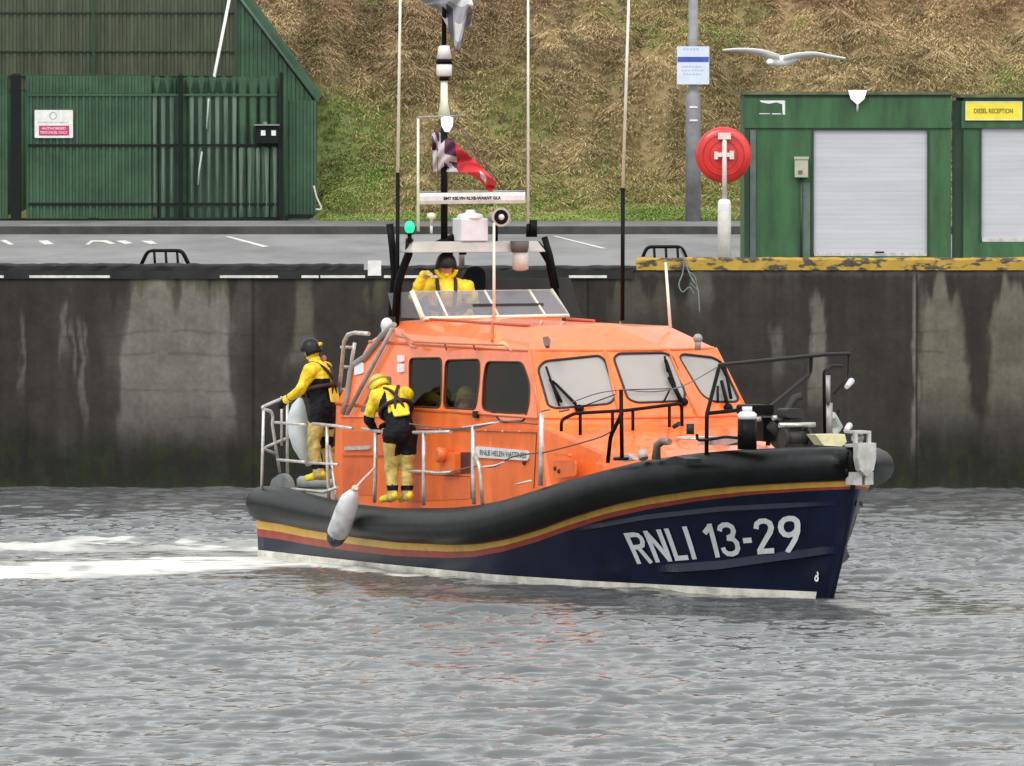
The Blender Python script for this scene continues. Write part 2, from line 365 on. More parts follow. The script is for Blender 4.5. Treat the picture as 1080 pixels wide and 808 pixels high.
def patch(xl0, xr0, y0, xl1, xr1, y1, soft=10, wob=26, fade=0):
    soft = soft * 1.8
    t = np.clip((PY - y0) / (y1 - y0), 0, 1); xl = xl0 + (xl1 - xl0) * t; xr = xr0 + (xr1 - xr0) * t
    px = PX + jx * wob + jf * 14; py = PY + (streak - .5) * 90
    m = sstep(-soft * .3, soft * .3, px - xl) * sstep(-soft * .3, soft * .3, xr - px) * sstep(y0 - 6, y0 + 12, py)
    return m * (1 - sstep(y1 - 45 - fade, y1, PY + (blot - .5) * 60))
pale = np.array([.17, .155, .135]); green = np.array([.10, .105, .062]); warm = np.array([.125, .105, .088])
def blend(m, c):
    global base; base = base * (1 - m[..., None]) + (np.asarray(c) * (.75 + .5 * blot[..., None])) * m[..., None]
blend(patch(120, 262, 292, 118, 262, 500, 22, 30, 60) * .35, warm)
blend(patch(146, 238, 296, 140, 238, 345, 12, 20) * .8, green)
blend(patch(134, 240, 312, 122, 252, 480, 7, 14, 30) * .92, pale)
blend(patch(228, 240, 340, 226, 250, 455, 4, 8) * .5, pale * 1.1)
blend(patch(316, 328, 296, 300, 336, 412, 8, 16) * .75, (.12, .115, .09))
blend(patch(390, 404, 288, 386, 408, 345, 8, 10) * .5, green)
blend(patch(640, 744, 288, 640, 746, 350, 12, 20) * .55, (.11, .105, .075))
blend(patch(722, 752, 292, 728, 752, 345, 9, 16) * .5, pale)
blend(patch(858, 868, 300, 853, 874, 440, 4, 6) * .9, pale)
blend(patch(814, 822, 336, 816, 832, 415, 6, 10) * .5, pale)
blend(patch(972, 1004, 292, 970, 1032, 470, 8, 14, 50) * .9, (.15, .145, .11))
blend(patch(1052, 1100, 300, 1034, 1100, 480, 8, 18, 60) * .9, (.15, .14, .11))
blend(patch(962, 968, 288, 962, 969, 500, 4, 4) * .8, (.20, .175, .15))
blend(patch(760, 850, 292, 780, 850, 330, 16, 24) * .25, green)
for a in (24, 66, 70, 86, 92, 78): blend(patch(a - 1.5, a + 2, 325 + (a * 7) % 40, a - 2, a + 3, 395 + (a * 13) % 70, 3, 4) * .5, pale)
for q in np.arange(-900, 1900, 131.0):                                              # outside the frame the weathering goes on
    if q < -30 or q > 1120: blend(patch(q, q + 40, 296, q - 14, q + 60, 380 + (q * 7) % 90, 10, 30, 30) * .7, pale)
for a, b_ in ((352, .35), (371, .4), (409, .35), (442, .3)): blend(np.exp(-((PY - a - 3 * jx * 6) / 1.1) ** 2) * b_ * (blot > .4), (.03, .027, .024))
for a in (267, 620, 967, 1180, -90): blend(np.exp(-((PX - a) / 1.3) ** 2), (.012, .011, .010))
tide = sstep(1.0, .35, Zg + (streak - .5) * .5 + (blot - .5) * .5); base = base * (1 - .72 * tide[..., None]) + np.array([.014, .016, .011]) * .5 * tide[..., None]
weed = sstep(.52, .60, fbm(X * 9, Zg * 3.5, 4)) * sstep(.95, .45, Zg + (blot - .5) * .7); base = base * (1 - .6 * weed[..., None]) + np.array([.022, .030, .010]) * weed[..., None] * .6
topb = sstep(ZQ - .12, ZQ - .04, Zg + (streak2 - .5) * .1); base = base * (1 - .4 * topb[..., None]) + np.array([.05, .047, .045]) * topb[..., None] * .8
base *= (.90 + .2 * streak2)[..., None] * (.78 + .44 * fbm(X * 5, Zg * 5, 4))[..., None] * .92
YY = YW - .012 * jx - .02 * (fbm(X * .35, Zg * .5, 3) - .5)
wallm = attr_mat('wet_concrete', rough=.75, bump=.12, bscale=14, spec=.2)
V = np.stack([X.ravel(), YY.ravel(), Zg.ravel()], 1); Fq = grid_faces(len(qx), len(qz))
# the top of the wall turns back under the paving
k = len(V); last = len(qx) * (len(qz) - 1); V = np.vstack([V, V[last:] + [0, .7, .001]])
i = np.arange(len(qx) - 1); Fq = np.vstack([Fq, np.stack([last + i, last + i + 1, k + i + 1, k + i], 1)])
C = np.vstack([base.reshape(-1, 3), np.tile([[.06, .057, .052]], (len(qx), 1))])
qw = np_mesh('quay_wall', V, Fq, [wallm], C); tag(qw, 'dark stained concrete harbour wall standing in the water behind the boat', 'wall')

# ---- ground sheet behind the wall
def sheet(name, x0, x1, y0, y1, z, m, kind='structure'):
    mb = MB(); mb.add([(x0, y0, z), (x1, y0, z), (x1, y1, z), (x0, y1, z)], [(0, 1, 2, 3)]); o = mb.build(name, m); return tag(o, kind=kind)
ASPH = mat('worn_asphalt', (.195, .193, .192), .75, var=.22, scale=.5, bump=.1, bscale=60, stretch=(1, .12, 1))
ASPH2 = mat('pavement_asphalt', (.15, .147, .143), .8, var=.25, scale=.6, stretch=(1, .2, 1))
GROUND = mat('far_ground', (.07, .075, .035), .9, var=.4, scale=.2)
sheet('ground', -2500, 2500, YW + .6, 4000, ZQ - .03, GROUND)
sheet('road', -400, 400, YW + .25, 187.2, ZQ + .003, ASPH)
YK = 187.2
mb = MB(); mb.box((-400, YK, ZQ - .2), (400, YK + .35, ZQ + .16)); tag(mb.build('kerb', mat('dark_kerb', (.045, .043, .042), .8, var=.3, scale=2)), kind='structure')
mb = MB(); mb.box((-400, YK + .352, ZQ - .2), (400, 199.5, ZQ + .13)); mb.box((-30, 199.502, ZQ - .2), (-4.15, 202.6, ZQ + .13)); tag(mb.build('pavement', ASPH2), kind='structure')
# painted bay markings
MARK = mat('road_marking', (.62, .62, .58), .7, var=.3, scale=5)
mb = MB()
for q in ([(237, 249.5), (243, 249.5), (284, 260), (277, 260.5)], [(0, 253.5), (6, 253), (15, 258), (9, 258)], [(40, 254), (50, 253.5), (57, 257.5), (47, 258)],
          [(90, 258), (96, 253.5), (113, 253.5), (122, 257), (116, 257.5), (108, 255), (98, 255), (94, 258)], [(122, 254), (132, 253.5), (140, 256.5), (132, 257.5)], [(148, 254), (160, 254), (166, 257), (158, 257.5)],
          [(583, 249), (587, 249), (640, 262), (634, 262)], [(-80, 249), (-74, 249), (-40, 259), (-47, 259)], [(1110, 249), (1114, 249), (1150, 259), (1143, 259)]):
    mb.slab([at_z(px, py, ZQ + .008) for px, py in q], (0, 0, 1), .001)
tag(mb.build('road_markings', MARK), kind='structure')

# ---- quay edge coping
KW = mat('coping_yellow', (.36, .225, .03), .7, var=.2, scale=3, col2=(.06, .052, .035), stretch=(1, 1, 2.5), bump=.2)
_r = KW.node_tree.nodes['Color Ramp'].color_ramp; _r.elements[0].position = .44; _r.elements[1].position = .50
KD = mat('coping_dark', (.014, .013, .0125), .8, var=.4, scale=3, bump=.2)
KP = mat('coping_paint', (.62, .61, .57), .7, var=.15, scale=9)
CONC = mat('coping_concrete', (.14, .13, .12), .85, var=.3, scale=4, bump=.2)
def qxp(px): return (px - 540) / 68.0
g1 = 'painted coping lengths along the quay edge'
def coping(pa, pb, z0, z1, m, label, seedv, dy=.42):
    mb = MB(); xs = np.arange(qxp(pa), qxp(pb) + .05, .12); rs = np.random.default_rng(seedv); vs = []; fs = []
    for x in xs:
        a, b_, c = rs.uniform(-.012, .012, 3)
        vs += [(x, YW - .03 + a, z0), (x, YW - .03 + b_, z1 - .03 + c), (x, YW + .02, z1 + c), (x, YW + dy, z1 + a), (x, YW + dy, z0)]
    n_ = 5
    for i in range(len(xs) - 1):
        for k in range(n_): fs.append((i * n_ + k, i * n_ + (k + 1) % n_, (i + 1) * n_ + (k + 1) % n_, (i + 1) * n_ + k))
    fs += [tuple(range(n_)), tuple((len(xs) - 1) * n_ + k for k in range(n_))]
    mb.add(vs, fs); o = mb.build('quay_coping', m, origin=((xs[0] + xs[-1]) / 2, YW, z0)); return tag(o, label, 'kerb', g1)
coping(671, 1330, ZQ + .004, ZQ + .195, KW, 'flaking yellow painted coping on the quay edge below the green kiosks', 1)
coping(-400, 388, ZQ + .004, ZQ + .10, KD, 'black low coping on the quay edge in front of the green gates', 2)
coping(402, 668, ZQ + .004, ZQ + .07, KD, 'black low coping on the quay edge behind the boat mast', 3)
mb = MB()
mb.box((-13, YW - .035, ZQ - .13), (qxp(668), YW - .014, ZQ + .002)); lb = mb.build('wall_edge_band', KD, qw)
mb = MB()
for a, b in ((-60, -20), (31, 116), (-10, 4), (232, 293), (318, 336), (338, 385), (405, 470), (600, 640)): mb.box((qxp(a), YW - .041, ZQ - .115), (qxp(b), YW - .036, ZQ - .075))
mb.build('painted_edge_line', KP, qw)
mb = MB(); mb.box((qxp(388), YW - .05, ZQ - .08), (qxp(402), YW + .25, ZQ + .15)); tag(mb.build('edge_block', WHITE, origin=(qxp(395), YW, ZQ)), 'small white block on the quay edge just left of the boat mast', 'block')

# ---- hillside
hx = np.arange(-70, 70.01, .35); hy = np.arange(199.5, 262, .35); X, Y = np.meshgrid(hx, hy)
def hz(X, Y):
    d = np.clip(Y - 199.5, 0, 99); s = -.25 * sstep(-4.0, -4.3, X) * sstep(4, 3, d) + .10 * np.minimum(d, 2.5) + .85 * np.clip(d - 2.2, 0, 3) * .6 + .78 * np.clip(d - 4.2, 0, 22)
    return ZQ + .1 + s + (fbm(X * .25, Y * .25, 4) - .5) * 1.2 * np.clip(d / 4, 0, 1) + (fbm(X * 1.0, Y * .8, 4) - .5) * 1.7 * np.clip(d / 5, 0, 1)
def hcol(X, Y, Zv):                                # green low down and on the left flank, dead brown growth above
    s_ = F / Y; PXh = 540 + X * s_; PYh = 120 - (Zv - H) * s_
    g = .75 * sstep(175, 222, PYh + (fbm(X * .6, Zv * .6, 4) - .5) * 130)
    g = np.maximum(g, 1.0 * sstep(85, 130, PYh + (fbm(X * .5 + 7, Zv * .7, 3) - .5) * 60) * sstep(450, 400, PXh + (fbm(X, Zv, 3) - .5) * 120))
    g = np.maximum(g, .35 * sstep(.55, .7, fbm(X * .4 + 3, Zv * .5, 3)))
    return g
Zh = hz(X, Y); g = hcol(X, Y, Zh)[..., None]
soil = np.array([.20, .14, .08]) * (.6 + .8 * fbm(X * .8, Y * .8, 4))[..., None]; gr = np.array([.09, .12, .03]) * (.6 + .8 * fbm(X * .8, Y * .8, 4))[..., None]
hm = attr_mat('hill_soil_shaded', rough=.95, bump=.3, bscale=5, spec=.1)
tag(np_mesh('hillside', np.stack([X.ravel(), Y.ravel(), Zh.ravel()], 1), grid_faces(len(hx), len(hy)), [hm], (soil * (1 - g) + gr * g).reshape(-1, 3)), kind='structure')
blm = attr_mat('grass_blades', rough=.95, spec=.05, bscale=.9)
def tufts(name, N, x0, x1, y0, y1, hfun, cfun, seed, keepf, nb=6, per_w=.03):
    rs = np.random.default_rng(seed); cx = rs.uniform(x0, x1, N); cy = rs.uniform(y0, y1, N); cz = hz(cx, cy)
    kp = keepf(cx, cy, cz, rs); cx, cy, cz = cx[kp], cy[kp], cz[kp]; N = len(cx)
    hh = hfun(cx, cy, cz, rs); col = cfun(cx, cy, cz, rs)
    an = rs.uniform(0, 6.283, (N, nb)); ln = rs.uniform(.3, 1.0, (N, nb)); sc = rs.uniform(.6, 1.2, (N, nb)); wd = per_w * rs.uniform(.5, 1.4, (N, nb))
    dx, dy = np.cos(an), np.sin(an) * .8 - .25; h = hh[:, None] * sc
    b0 = np.stack([cx[:, None] + dx * .05, cy[:, None] + dy * .05, cz[:, None] + 0 * dx - .05], -1)
    mid = b0 + np.stack([dx * h * ln * .35, dy * h * ln * .35, h * .7], -1)
    tip = b0 + np.stack([dx * h * ln * 1.0, dy * h * ln * 1.0, h * (.95 - .65 * ln)], -1)
    px_, py_ = -np.sin(an), np.cos(an); wv = np.stack([np.abs(px_) * .5 + .7, py_ * .5, 0 * an], -1) * wd[..., None]
    vs = np.stack([b0 - wv * .6, b0 + wv * .6, mid + wv, mid - wv, tip], 2).reshape(-1, 3)
    k = np.arange(N * nb)[:, None] * 5
    tri = np.concatenate([k + [0, 1, 2], k + [0, 2, 3], k + [3, 2, 4]], 0)
    cc = np.repeat(col[:, None, :], nb, 1) * rs.uniform(.82, 1.18, (N, nb, 1)); cc = np.repeat(cc[:, :, None, :], 5, 2).reshape(-1, 3)
    return tag(np_mesh(name, vs, tri, [blm], cc, smooth=False), kind='stuff')
def kbr(x, y, z, rs): return (rs.random(len(x)) > hcol(x, y, z) * .92) & (y > 201.0) & ~((x < -4.1) & (y < 202.6))
def tone(x, y, z):                                  # broad drifts of different dead growth, with shaded gaps between mounds painted in dark
    a = fbm(x * .35 + 5, z * .55, 4); b = fbm(x * .8 + 31, z * .9 + 7, 4); c = fbm(x * 2.2 + 3, z * 1.5 + 9, 3)
    straw, tan, brown, dark, olive = map(np.array, ((.54, .40, .23), (.44, .31, .18), (.29, .19, .12), (.12, .085, .055), (.31, .29, .10)))
    t = np.clip((a - .32) * 3.2, 0, 1)[:, None]; col = tan * (1 - t) + brown * t
    u = sstep(.52, .66, b)[:, None]; col = col * (1 - u) + straw * u
    v = np.maximum(sstep(.56, .72, c), sstep(.58, .70, fbm(x * .9 + 60, z * 1.6 + 20, 3)))[:, None]; col = col * (1 - v * .6) + dark * v * .6
    r_ = (sstep(-1, 6, x) * sstep(7.0, 9.0, z))[:, None] * .55; col = col * (1 - r_) + col * np.array([.80, .66, .62]) * r_
    g = np.clip(hcol(x, y, z) * 1.2 + sstep(8, 3, z - 2.2) * .55, 0, 1)[:, None]; return col * (1 - g * .6) + olive * g * .6
def cbr(x, y, z, rs): return tone(x, y, z) * rs.uniform(.82, 1.2, (len(x), 1))
def hbr(x, y, z, rs): return .08 + .34 * fbm(x * 1.3, y * 1.3, 4) ** 1.5
_X, _Y = X, Y
_c = tone(X.ravel(), Y.ravel(), Zh.ravel()) * .66; _g = g.reshape(-1, 1); _c = _c * (1 - _g) + np.array([.19, .225, .08]) * _g  # bank colour darkened to paint shadow between the clumps
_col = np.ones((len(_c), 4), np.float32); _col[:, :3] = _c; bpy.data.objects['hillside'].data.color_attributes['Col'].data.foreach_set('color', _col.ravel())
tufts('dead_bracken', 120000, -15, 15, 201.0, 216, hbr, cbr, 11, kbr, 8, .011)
def kgr(x, y, z, rs): return (rs.random(len(x)) < np.clip(hcol(x, y, z) * 1.1, .04, 1)) & ~((x < -4.1) & (y < 202.6))
def cgr(x, y, z, rs):
    a, b, c = map(np.array, ((.17, .25, .06), (.26, .32, .09), (.42, .38, .17)))
    t = np.clip((fbm(x * .7 + 3, y * .8, 4) - .35) * 3, 0, 1)[:, None]; q = a * (1 - t) + b * t; u = sstep(.5, .65, fbm(x * 1.7 + 9, y, 3))[:, None] * .3
    return (q * (1 - u) + c * u) * rs.uniform(.85, 1.15, (len(x), 1))
def hgr(x, y, z, rs): return .07 + .16 * fbm(x * .9, y * .9, 3)
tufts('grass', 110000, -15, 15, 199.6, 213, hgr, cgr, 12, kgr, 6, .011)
# ============================================================ BUILDINGS AND QUAY FURNITURE
def wx_(px, Y): return (px - 540) * Y / F * 1.0
def wz_(py, Y): return at_y(540, py, Y)[2]
GRN = mat('green_steel', (.034, .106, .039), .55, var=.28, scale=1.1, bump=.08, stretch=(2.5, 1, .5))
GRND = mat('green_steel_deep', (.016, .050, .022), .5, var=.15, scale=1.5)
SHUT = mat('shutter_white', (.50, .51, .54), .5, var=.06, scale=2, stretch=(.2, 1, 3))
def rib_panel(mb, x0, x1, z0, z1, Y, pitch, depth, mi=0, horiz=False, top=None):   # box-profile sheet with real ribs
    n = max(1, int(round((x1 - x0) / pitch))); p = (x1 - x0) / n; prof = []
    for i in range(n):
        x = x0 + i * p; prof += [(x, 0), (x + .42 * p, 0), (x + .52 * p, -depth), (x + .9 * p, -depth)]
    prof.append((x1, 0)); vs = []; fs = []
    for x, d in prof:
        zt = z1 if top is None else min(z1, top(x)); vs += [(x, Y + d, z0), (x, Y + d, zt)]
    for i in range(len(prof) - 1): fs.append((2 * i, 2 * i + 2, 2 * i + 3, 2 * i + 1))
    mb.add(vs, fs, mi)
def hslat(mb, x0, x1, z0, z1, Y, pitch, depth):
    n = max(1, int(round((z1 - z0) / pitch))); p = (z1 - z0) / n; vs = []; fs = []
    for i in range(n):
        z = z0 + i * p
        for zz, d in ((z, 0), (z + .25 * p, -depth), (z + .75 * p, -depth)): vs += [(x0, Y + d, zz), (x1, Y + d, zz)]
    vs += [(x0, Y, z1), (x1, Y, z1)]
    for i in range(len(vs) // 2 - 1): fs.append((2 * i, 2 * i + 1, 2 * i + 3, 2 * i + 2))
    mb.add(vs, fs)
YC = 146.0
def kiosk(pa, pb, ptop, sa, sb, stop, sbot, label, side=True):
    xa, xb = wx_(pa, YC), wx_(pb, YC); zt = wz_(ptop, YC); z0 = ZQ + .003
    t = thing('kiosk', ((xa + xb) / 2, YC, z0), label, 'kiosk', 'green steel kiosks on the quay')
    d = 2.6; so = [wx_(sa, YC), wx_(sb, YC)]; zs, zb = wz_(stop, YC), max(wz_(sbot, YC), z0 + .05)
    zf = wz_(135, YC)
    mb = MB(); outer = [(xa, YC, z0), (xb, YC, z0), (xb, YC, zt), (xa, YC, zt)]
    mb.slab(outer, (0, 1, 0), .08, holes=[[(so[0], YC, zb), (so[1], YC, zb), (so[1], YC, zs), (so[0], YC, zs)]])
    mb.box((xa, YC + .082, z0), (xa + .06, YC + d, zt)); mb.box((xb - .06, YC + .082, z0), (xb, YC + d, zt)); mb.box((xa + .062, YC + d - .06, z0), (xb - .062, YC + d, zt))
    mb.build('wall', GRN, t)
    mb = MB(); mb.box((xa - .03, YC - .035, zf), (xb + .0, YC - .003, zt - .05)); mb.build('fascia', GRN, t)
    mb = MB(); mb.box((xa - .06, YC - .07, zt + .002), (xb + .03, YC + d + .05, zt + .05)); mb.build('roof', mat('kiosk_roof', (.10, .12, .07), .8, var=.4, scale=3), t)
    mb = MB(); hslat(mb, so[0] + .004, so[1] - .004, zb + .03, zs - .004, YC + .03, .075, .0008); sh = mb.build('shutter', SHUT, t)
    mb = MB(); mb.box((so[0] + .01, YC - .004, zb - .0), (so[1] - .01, YC + .05, zb + .05)); mb.build('bottom_rail', STEEL, sh)
    mb = MB(); mb.tube([((so[0] + so[1]) / 2 + .06, YC - .02, zb + .06), ((so[0] + so[1]) / 2 + .2, YC - .05, zb + .06)], .012, 6); mb.build('pull_handle', BLACK, sh)
    mb = MB()
    for x in so: mb.box((x - .035, YC - .02, zb), (x + .0, YC - .003, zs))
    mb.box((so[0] - .035, YC - .02, zs), (so[1], YC - .003, zs + .03)); mb.build('shutter_frame', GRND, t)
    return t, xa, xb, z0, zt
t, xa, xb, z0, zt = kiosk(785, 1003, 100, 858, 980, 137, 270, 'wide green steel kiosk with a white roller shutter and a torn white sticker')
mb = MB(); mb.box((wx_(791, YC), YC - .03, z0), (wx_(797, YC), YC - .004, wz_(137, YC))); mb.box((wx_(843, YC), YC - .03, z0), (wx_(857, YC) - .04, YC - .004, wz_(186, YC) - .1)); mb.build('upright_trim', mat('grey_green_trim', (.10, .14, .12), .6), t)
mb = MB(); mb.box((wx_(785, YC) + .0, YC - .028, z0), (wx_(790, YC), YC - .003, wz_(137, YC))); mb.build('corner_recess_shade', GRND, t)  # raised dark strip; a recessed column's shade put into its colour
mb = MB()
for q in (((801, 106), (828, 106), (828, 121), (825.5, 121), (825, 110), (819, 108), (811, 109.5), (803, 108)), ((801, 119.5), (812, 119.5), (812, 120.4), (801, 120.4)), ((814, 119.7), (824, 119.7), (824, 120.6), (814, 120.6))):
    mb.slab([at_y(px, py, YC - .040) for px, py in q], (0, 1, 0), .003)
mb.build('torn_sticker', mat('sticker', (.75, .76, .76), .5), t)
def meter_box():
    mb = MB(); a = at_y(838, 187, YC - .03); b = at_y(852, 166, YC - .03)
    mb.box((a[0], YC - .14, a[2]), (b[0], YC - .004, b[2])); mb.box((a[0] - .012, YC - .155, b[2] - .03), (b[0] + .012, YC - .142, b[2] + .012))
    o = mb.build('switch_box', mat('box_beige', (.42, .42, .33), .5), t)
    mb = MB(); mb.box((a[0] + .05, YC - .149, a[2] + .05), (a[0] + .12, YC - .141, a[2] + .11)); mb.build('label_plate', mat('brownlab', (.2, .1, .05), .5), o)
    mb = MB(); x = (a[0] + b[0]) / 2; mb.tube([(x, YC - .06, a[2]), (x, YC - .06, z0)], .022, 8); mb.build('conduit', GRND, t)
meter_box()
def flood():
    c = at_y(904.5, 101, YC - .12); g = mb = MB()
    mb.tube([(c[0], YC - .02, c[2] - .30), (c[0], YC - .10, c[2] - .12)], .018, 8)
    mb.slab([(c[0] - .15, YC - .05, c[2] + .09), (c[0] + .15, YC - .05, c[2] + .09), (c[0] + .11, YC - .05, c[2] - .05), (c[0], YC - .05, c[2] - .15), (c[0] - .11, YC - .05, c[2] - .05)], (0, -1, 0), .06)
    o = mb.build('floodlight', mat('lamp_body', (.5, .5, .5), .4), t)
    mb = MB(); mb.slab([(c[0] - .14, YC - .112, c[2] + .08), (c[0] + .14, YC - .112, c[2] + .08), (c[0] + .10, YC - .112, c[2] - .045), (c[0], YC - .112, c[2] - .135), (c[0] - .10, YC - .112, c[2] - .045)], (0, -1, 0), .006)
    mb.build('lens', emis('lamp_lens', (1, .98, .94), 1.1), o)
flood()
t2, xa2, xb2, _, zt2 = kiosk(1016, 1250, 103, 1035, 1160, 135, 255, 'right hand green steel kiosk with yellow name board above its white shutter')
mb = MB(); mb.box((xa2 - .17, YC + .10, z0), (xa2 - .0, YC + .16, zt2 - .05)); mb.build('gap_shade_panel', GRND, t2)  # dark green panel painting the shadow gap between the kiosks
mb = MB(); a = at_y(1018, 127, YC); b = at_y(1078, 107, YC); mb.box((a[0], YC - .06, a[2]), (b[0], YC - .037, b[2])); bd = mb.build('name_board', mat('board_yellow', (.80, .68, .06), .45, var=.05), t2)
mb = MB(); plane_text(mb, 'DIESEL RECEPTION', (at_y(1027, 119, YC)[0], YC - .062, at_y(1027, 119.6, YC)[2]), (1, 0, 0), (0, 0, 1), .61, .075, bold=.02); mb.build('lettering', mat('ink_olive', (.10, .09, .01), .6), bd)
mb = MB(); c = mb
for q in (((a[0], b[2] - .018), (b[0], b[2])), ((a[0], a[2]), (b[0], a[2] + .014)), ((a[0], a[2] + .014), (a[0] + .014, b[2] - .018)), ((b[0] - .014, a[2] + .014), (b[0], b[2] - .018))):
    mb.box((q[0][0], YC - .064, q[0][1]), (q[1][0], YC - .0605, q[1][1]))
mb.build('pale_border', mat('border_cream', (.72, .70, .45), .5), bd)
mb = MB(); mb.box((wx_(1035, YC), YC + .09, z0 + .02), (wx_(1160, YC), YC + 1.0, z0 + .15)); mb.box((wx_(1040, YC), YC + .02, z0 + .05), (wx_(1075, YC), YC + .07, z0 + .09)); mb.build('sill_gap_shade', BLACK, t2)  # black boxes filling the gap to imitate its shade

# lifebuoy cabinet on a white post at the quay edge
YB = 145.0; zc = wz_(163.5, YB + .14); xc = wx_(763, YB + .14)
t = thing('lifebuoy_station', (wx_(764, YB), YB, z0), 'round red lifebuoy housing on a white post at the quay edge', 'lifebuoy')
mb = MB(); mb.lathe([(.0, .10), (.30, .10), (.40, .085), (.435, .04), (.44, -.02), (.40, -.08), (.0, -.08)], (xc, YB + .14, zc), (0, -1, 0), 40)
hs_ = mb.build('housing', mat('buoy_red', (.62, .022, .018), .35, var=.12, scale=3, coat=.3), t)
mb = MB()
for r_ in (.12, .22, .32): mb.tube([(xc + r_ * math.cos(a), YB + .045, zc + r_ * math.sin(a)) for a in np.linspace(0, 2 * math.pi, 33)[:-1]], .012, 6, closed=True)
mb.build('moulded_ring', mat('buoy_red_ring', (.48, .015, .015), .4), hs_)
xp = wx_(764, YB)
mb = MB(); mb.lathe([(.105, 0), (.105, wz_(214, YB) - z0 - .03), (.09, wz_(211, YB) - z0), (.045, wz_(210, YB) - z0)], (xp, YB, z0)); mb.build('base_post', WHITE, t)
mb = MB(); mb.tube([(xp, YB, wz_(211, YB)), (xp, YB - .0, wz_(142, YB))], .038, 10); mb.box((xp - .10, YB - .04, wz_(147, YB)), (xp + .10, YB + .03, wz_(140, YB)))
mb.box((xp - .15, YB - .03, wz_(165.5, YB)), (xp + .15, YB + .02, wz_(161, YB))); mb.box((xp - .16, YB - .035, wz_(168, YB)), (xp - .10, YB + .02, wz_(160, YB))); mb.box((xp + .08, YB - .035, wz_(168, YB)), (xp + .15, YB + .02, wz_(159, YB)))
mb.build('bracket', mat('bracket_pink', (.72, .62, .56), .5), t)

# lamp column with its sign
YL = 198.6; xl = wx_(731, YL); zl = ZQ + .13
t = thing('lamp_column', (xl, YL, zl), 'tall grey lamp column at the foot of the bank behind the lifebuoy', 'lamp post')
mb = MB(); rs_ = F / YL; mb.lathe([(.165, 0), (.162, wz_(112, YL) - zl), (.155, wz_(100, YL) - zl), (.11, wz_(96, YL) - zl), (.08, 9.0)], (xl, YL, zl), n=16)
mb.tube(smoothline([(xl, YL, zl + 8.9), (xl, YL - .25, zl + 9.4), (xl, YL - 1.4, zl + 9.7)]), .05, 8); mb.build('column', mat('galv', (.24, .24, .25), .6, var=.2, scale=2), t)
mb = MB(); mb.ell((xl, YL - 1.75, zl + 9.72), (.17, .42, .09)); mb.build('lantern', PLATF, t)
mb = MB()
for py in (113, 127): mb.box((xl - .08, YL - .175, wz_(py + 1, YL)), (xl + .09, YL - .158, wz_(py - 1, YL)))
mb.build('identity_tag', WHITE, t)
mb = MB(); a = at_y(714, 89, YL - .2); b = at_y(748, 49, YL - .2); mb.box((a[0], YL - .22, a[2]), (b[0], YL - .19, b[2])); sg = mb.build('sign_plate', mat('sign_pale', (.62, .68, .80), .4, var=.04), t)
mb = MB(); c0 = at_y(714, 65.5, YL - .2)[2]; c1 = at_y(714, 60, YL - .2)[2]; mb.box((a[0] + .01, YL - .224, c0), (b[0] - .01, YL - .2205, c1)); mb.build('blue_band', mat('sign_blue', (.05, .09, .40), .4), sg)
mb = MB()
for py, w_, h_ in ((53, .42, .05), (71, .46, .03), (75, .5, .03), (79, .44, .03)):
    z = at_y(714, py, YL - .2)[2]; xm = (a[0] + b[0]) / 2
    for k in range(int(w_ / .07)): mb.box((xm - w_ / 2 + k * .07, YL - .223, z), (xm - w_ / 2 + k * .07 + .05, YL - .2205, z + h_))
mb.build('print_lines', mat('print_pale_blue', (.42, .48, .66), .5), sg)

# hoop handrails over the quay ladders
def hoops(pa, pb, ptop, label, origin_py=279):
    y0 = YW + .5; mb = MB(); x0, x1 = wx_(pa, y0), wx_(pb, y0); zt_ = wz_(ptop, y0); zq = ZQ + .003
    t = thing('ladder_handrail', ((x0 + x1) / 2, y0, zq), label, 'handrail', 'black hoop rails at the tops of the quay ladders')
    for dy, nm in ((0, 'front'), (.42, 'back')):
        mb = MB(); mb.tube(fillet([(x0, y0 + dy, zq), (x0 + .14, y0 + dy, zt_), (x1 - .14, y0 + dy, zt_), (x1, y0 + dy, zq)], .08), .024, 8); mb.build('hoop', BLACK, t)
    mb = MB()
    for k in (.3, .52, .74): x = x0 + (x1 - x0) * k; mb.tube([(x, y0, zt_), (x + .02, y0, zq)], .02, 8)
    mb.build('upright', BLACK, t)
hoops(146, 201, 264.5, 'black hoop handrail on the quay in front of the green gates')
hoops(673, 729, 260.5, 'black hoop handrail on the quay at the left end of the yellow coping')
# tangle of rope over the wall
mb = MB()
for k, pts in enumerate([[(717, 262), (722, 272), (726, 286), (731, 296), (736, 305), (738, 330)], [(722, 272), (720, 288), (716, 300), (720, 308), (727, 303), (732, 310)], [(726, 286), (733, 292), (735, 304), (728, 299)]]):
    P = [at_y(px, py, YW - .07) for px, py in pts]; mb.tube(smoothline(P), .011 - .002 * k, 6)
tag(mb.build('rope_tangle', mat('blue_green_rope', (.20, .25, .23), .8, var=.3), origin=at_y(722, 285, YW - .07)), 'frayed blue green rope hanging down the wall below the hoop handrail by the yellow coping', 'rope')

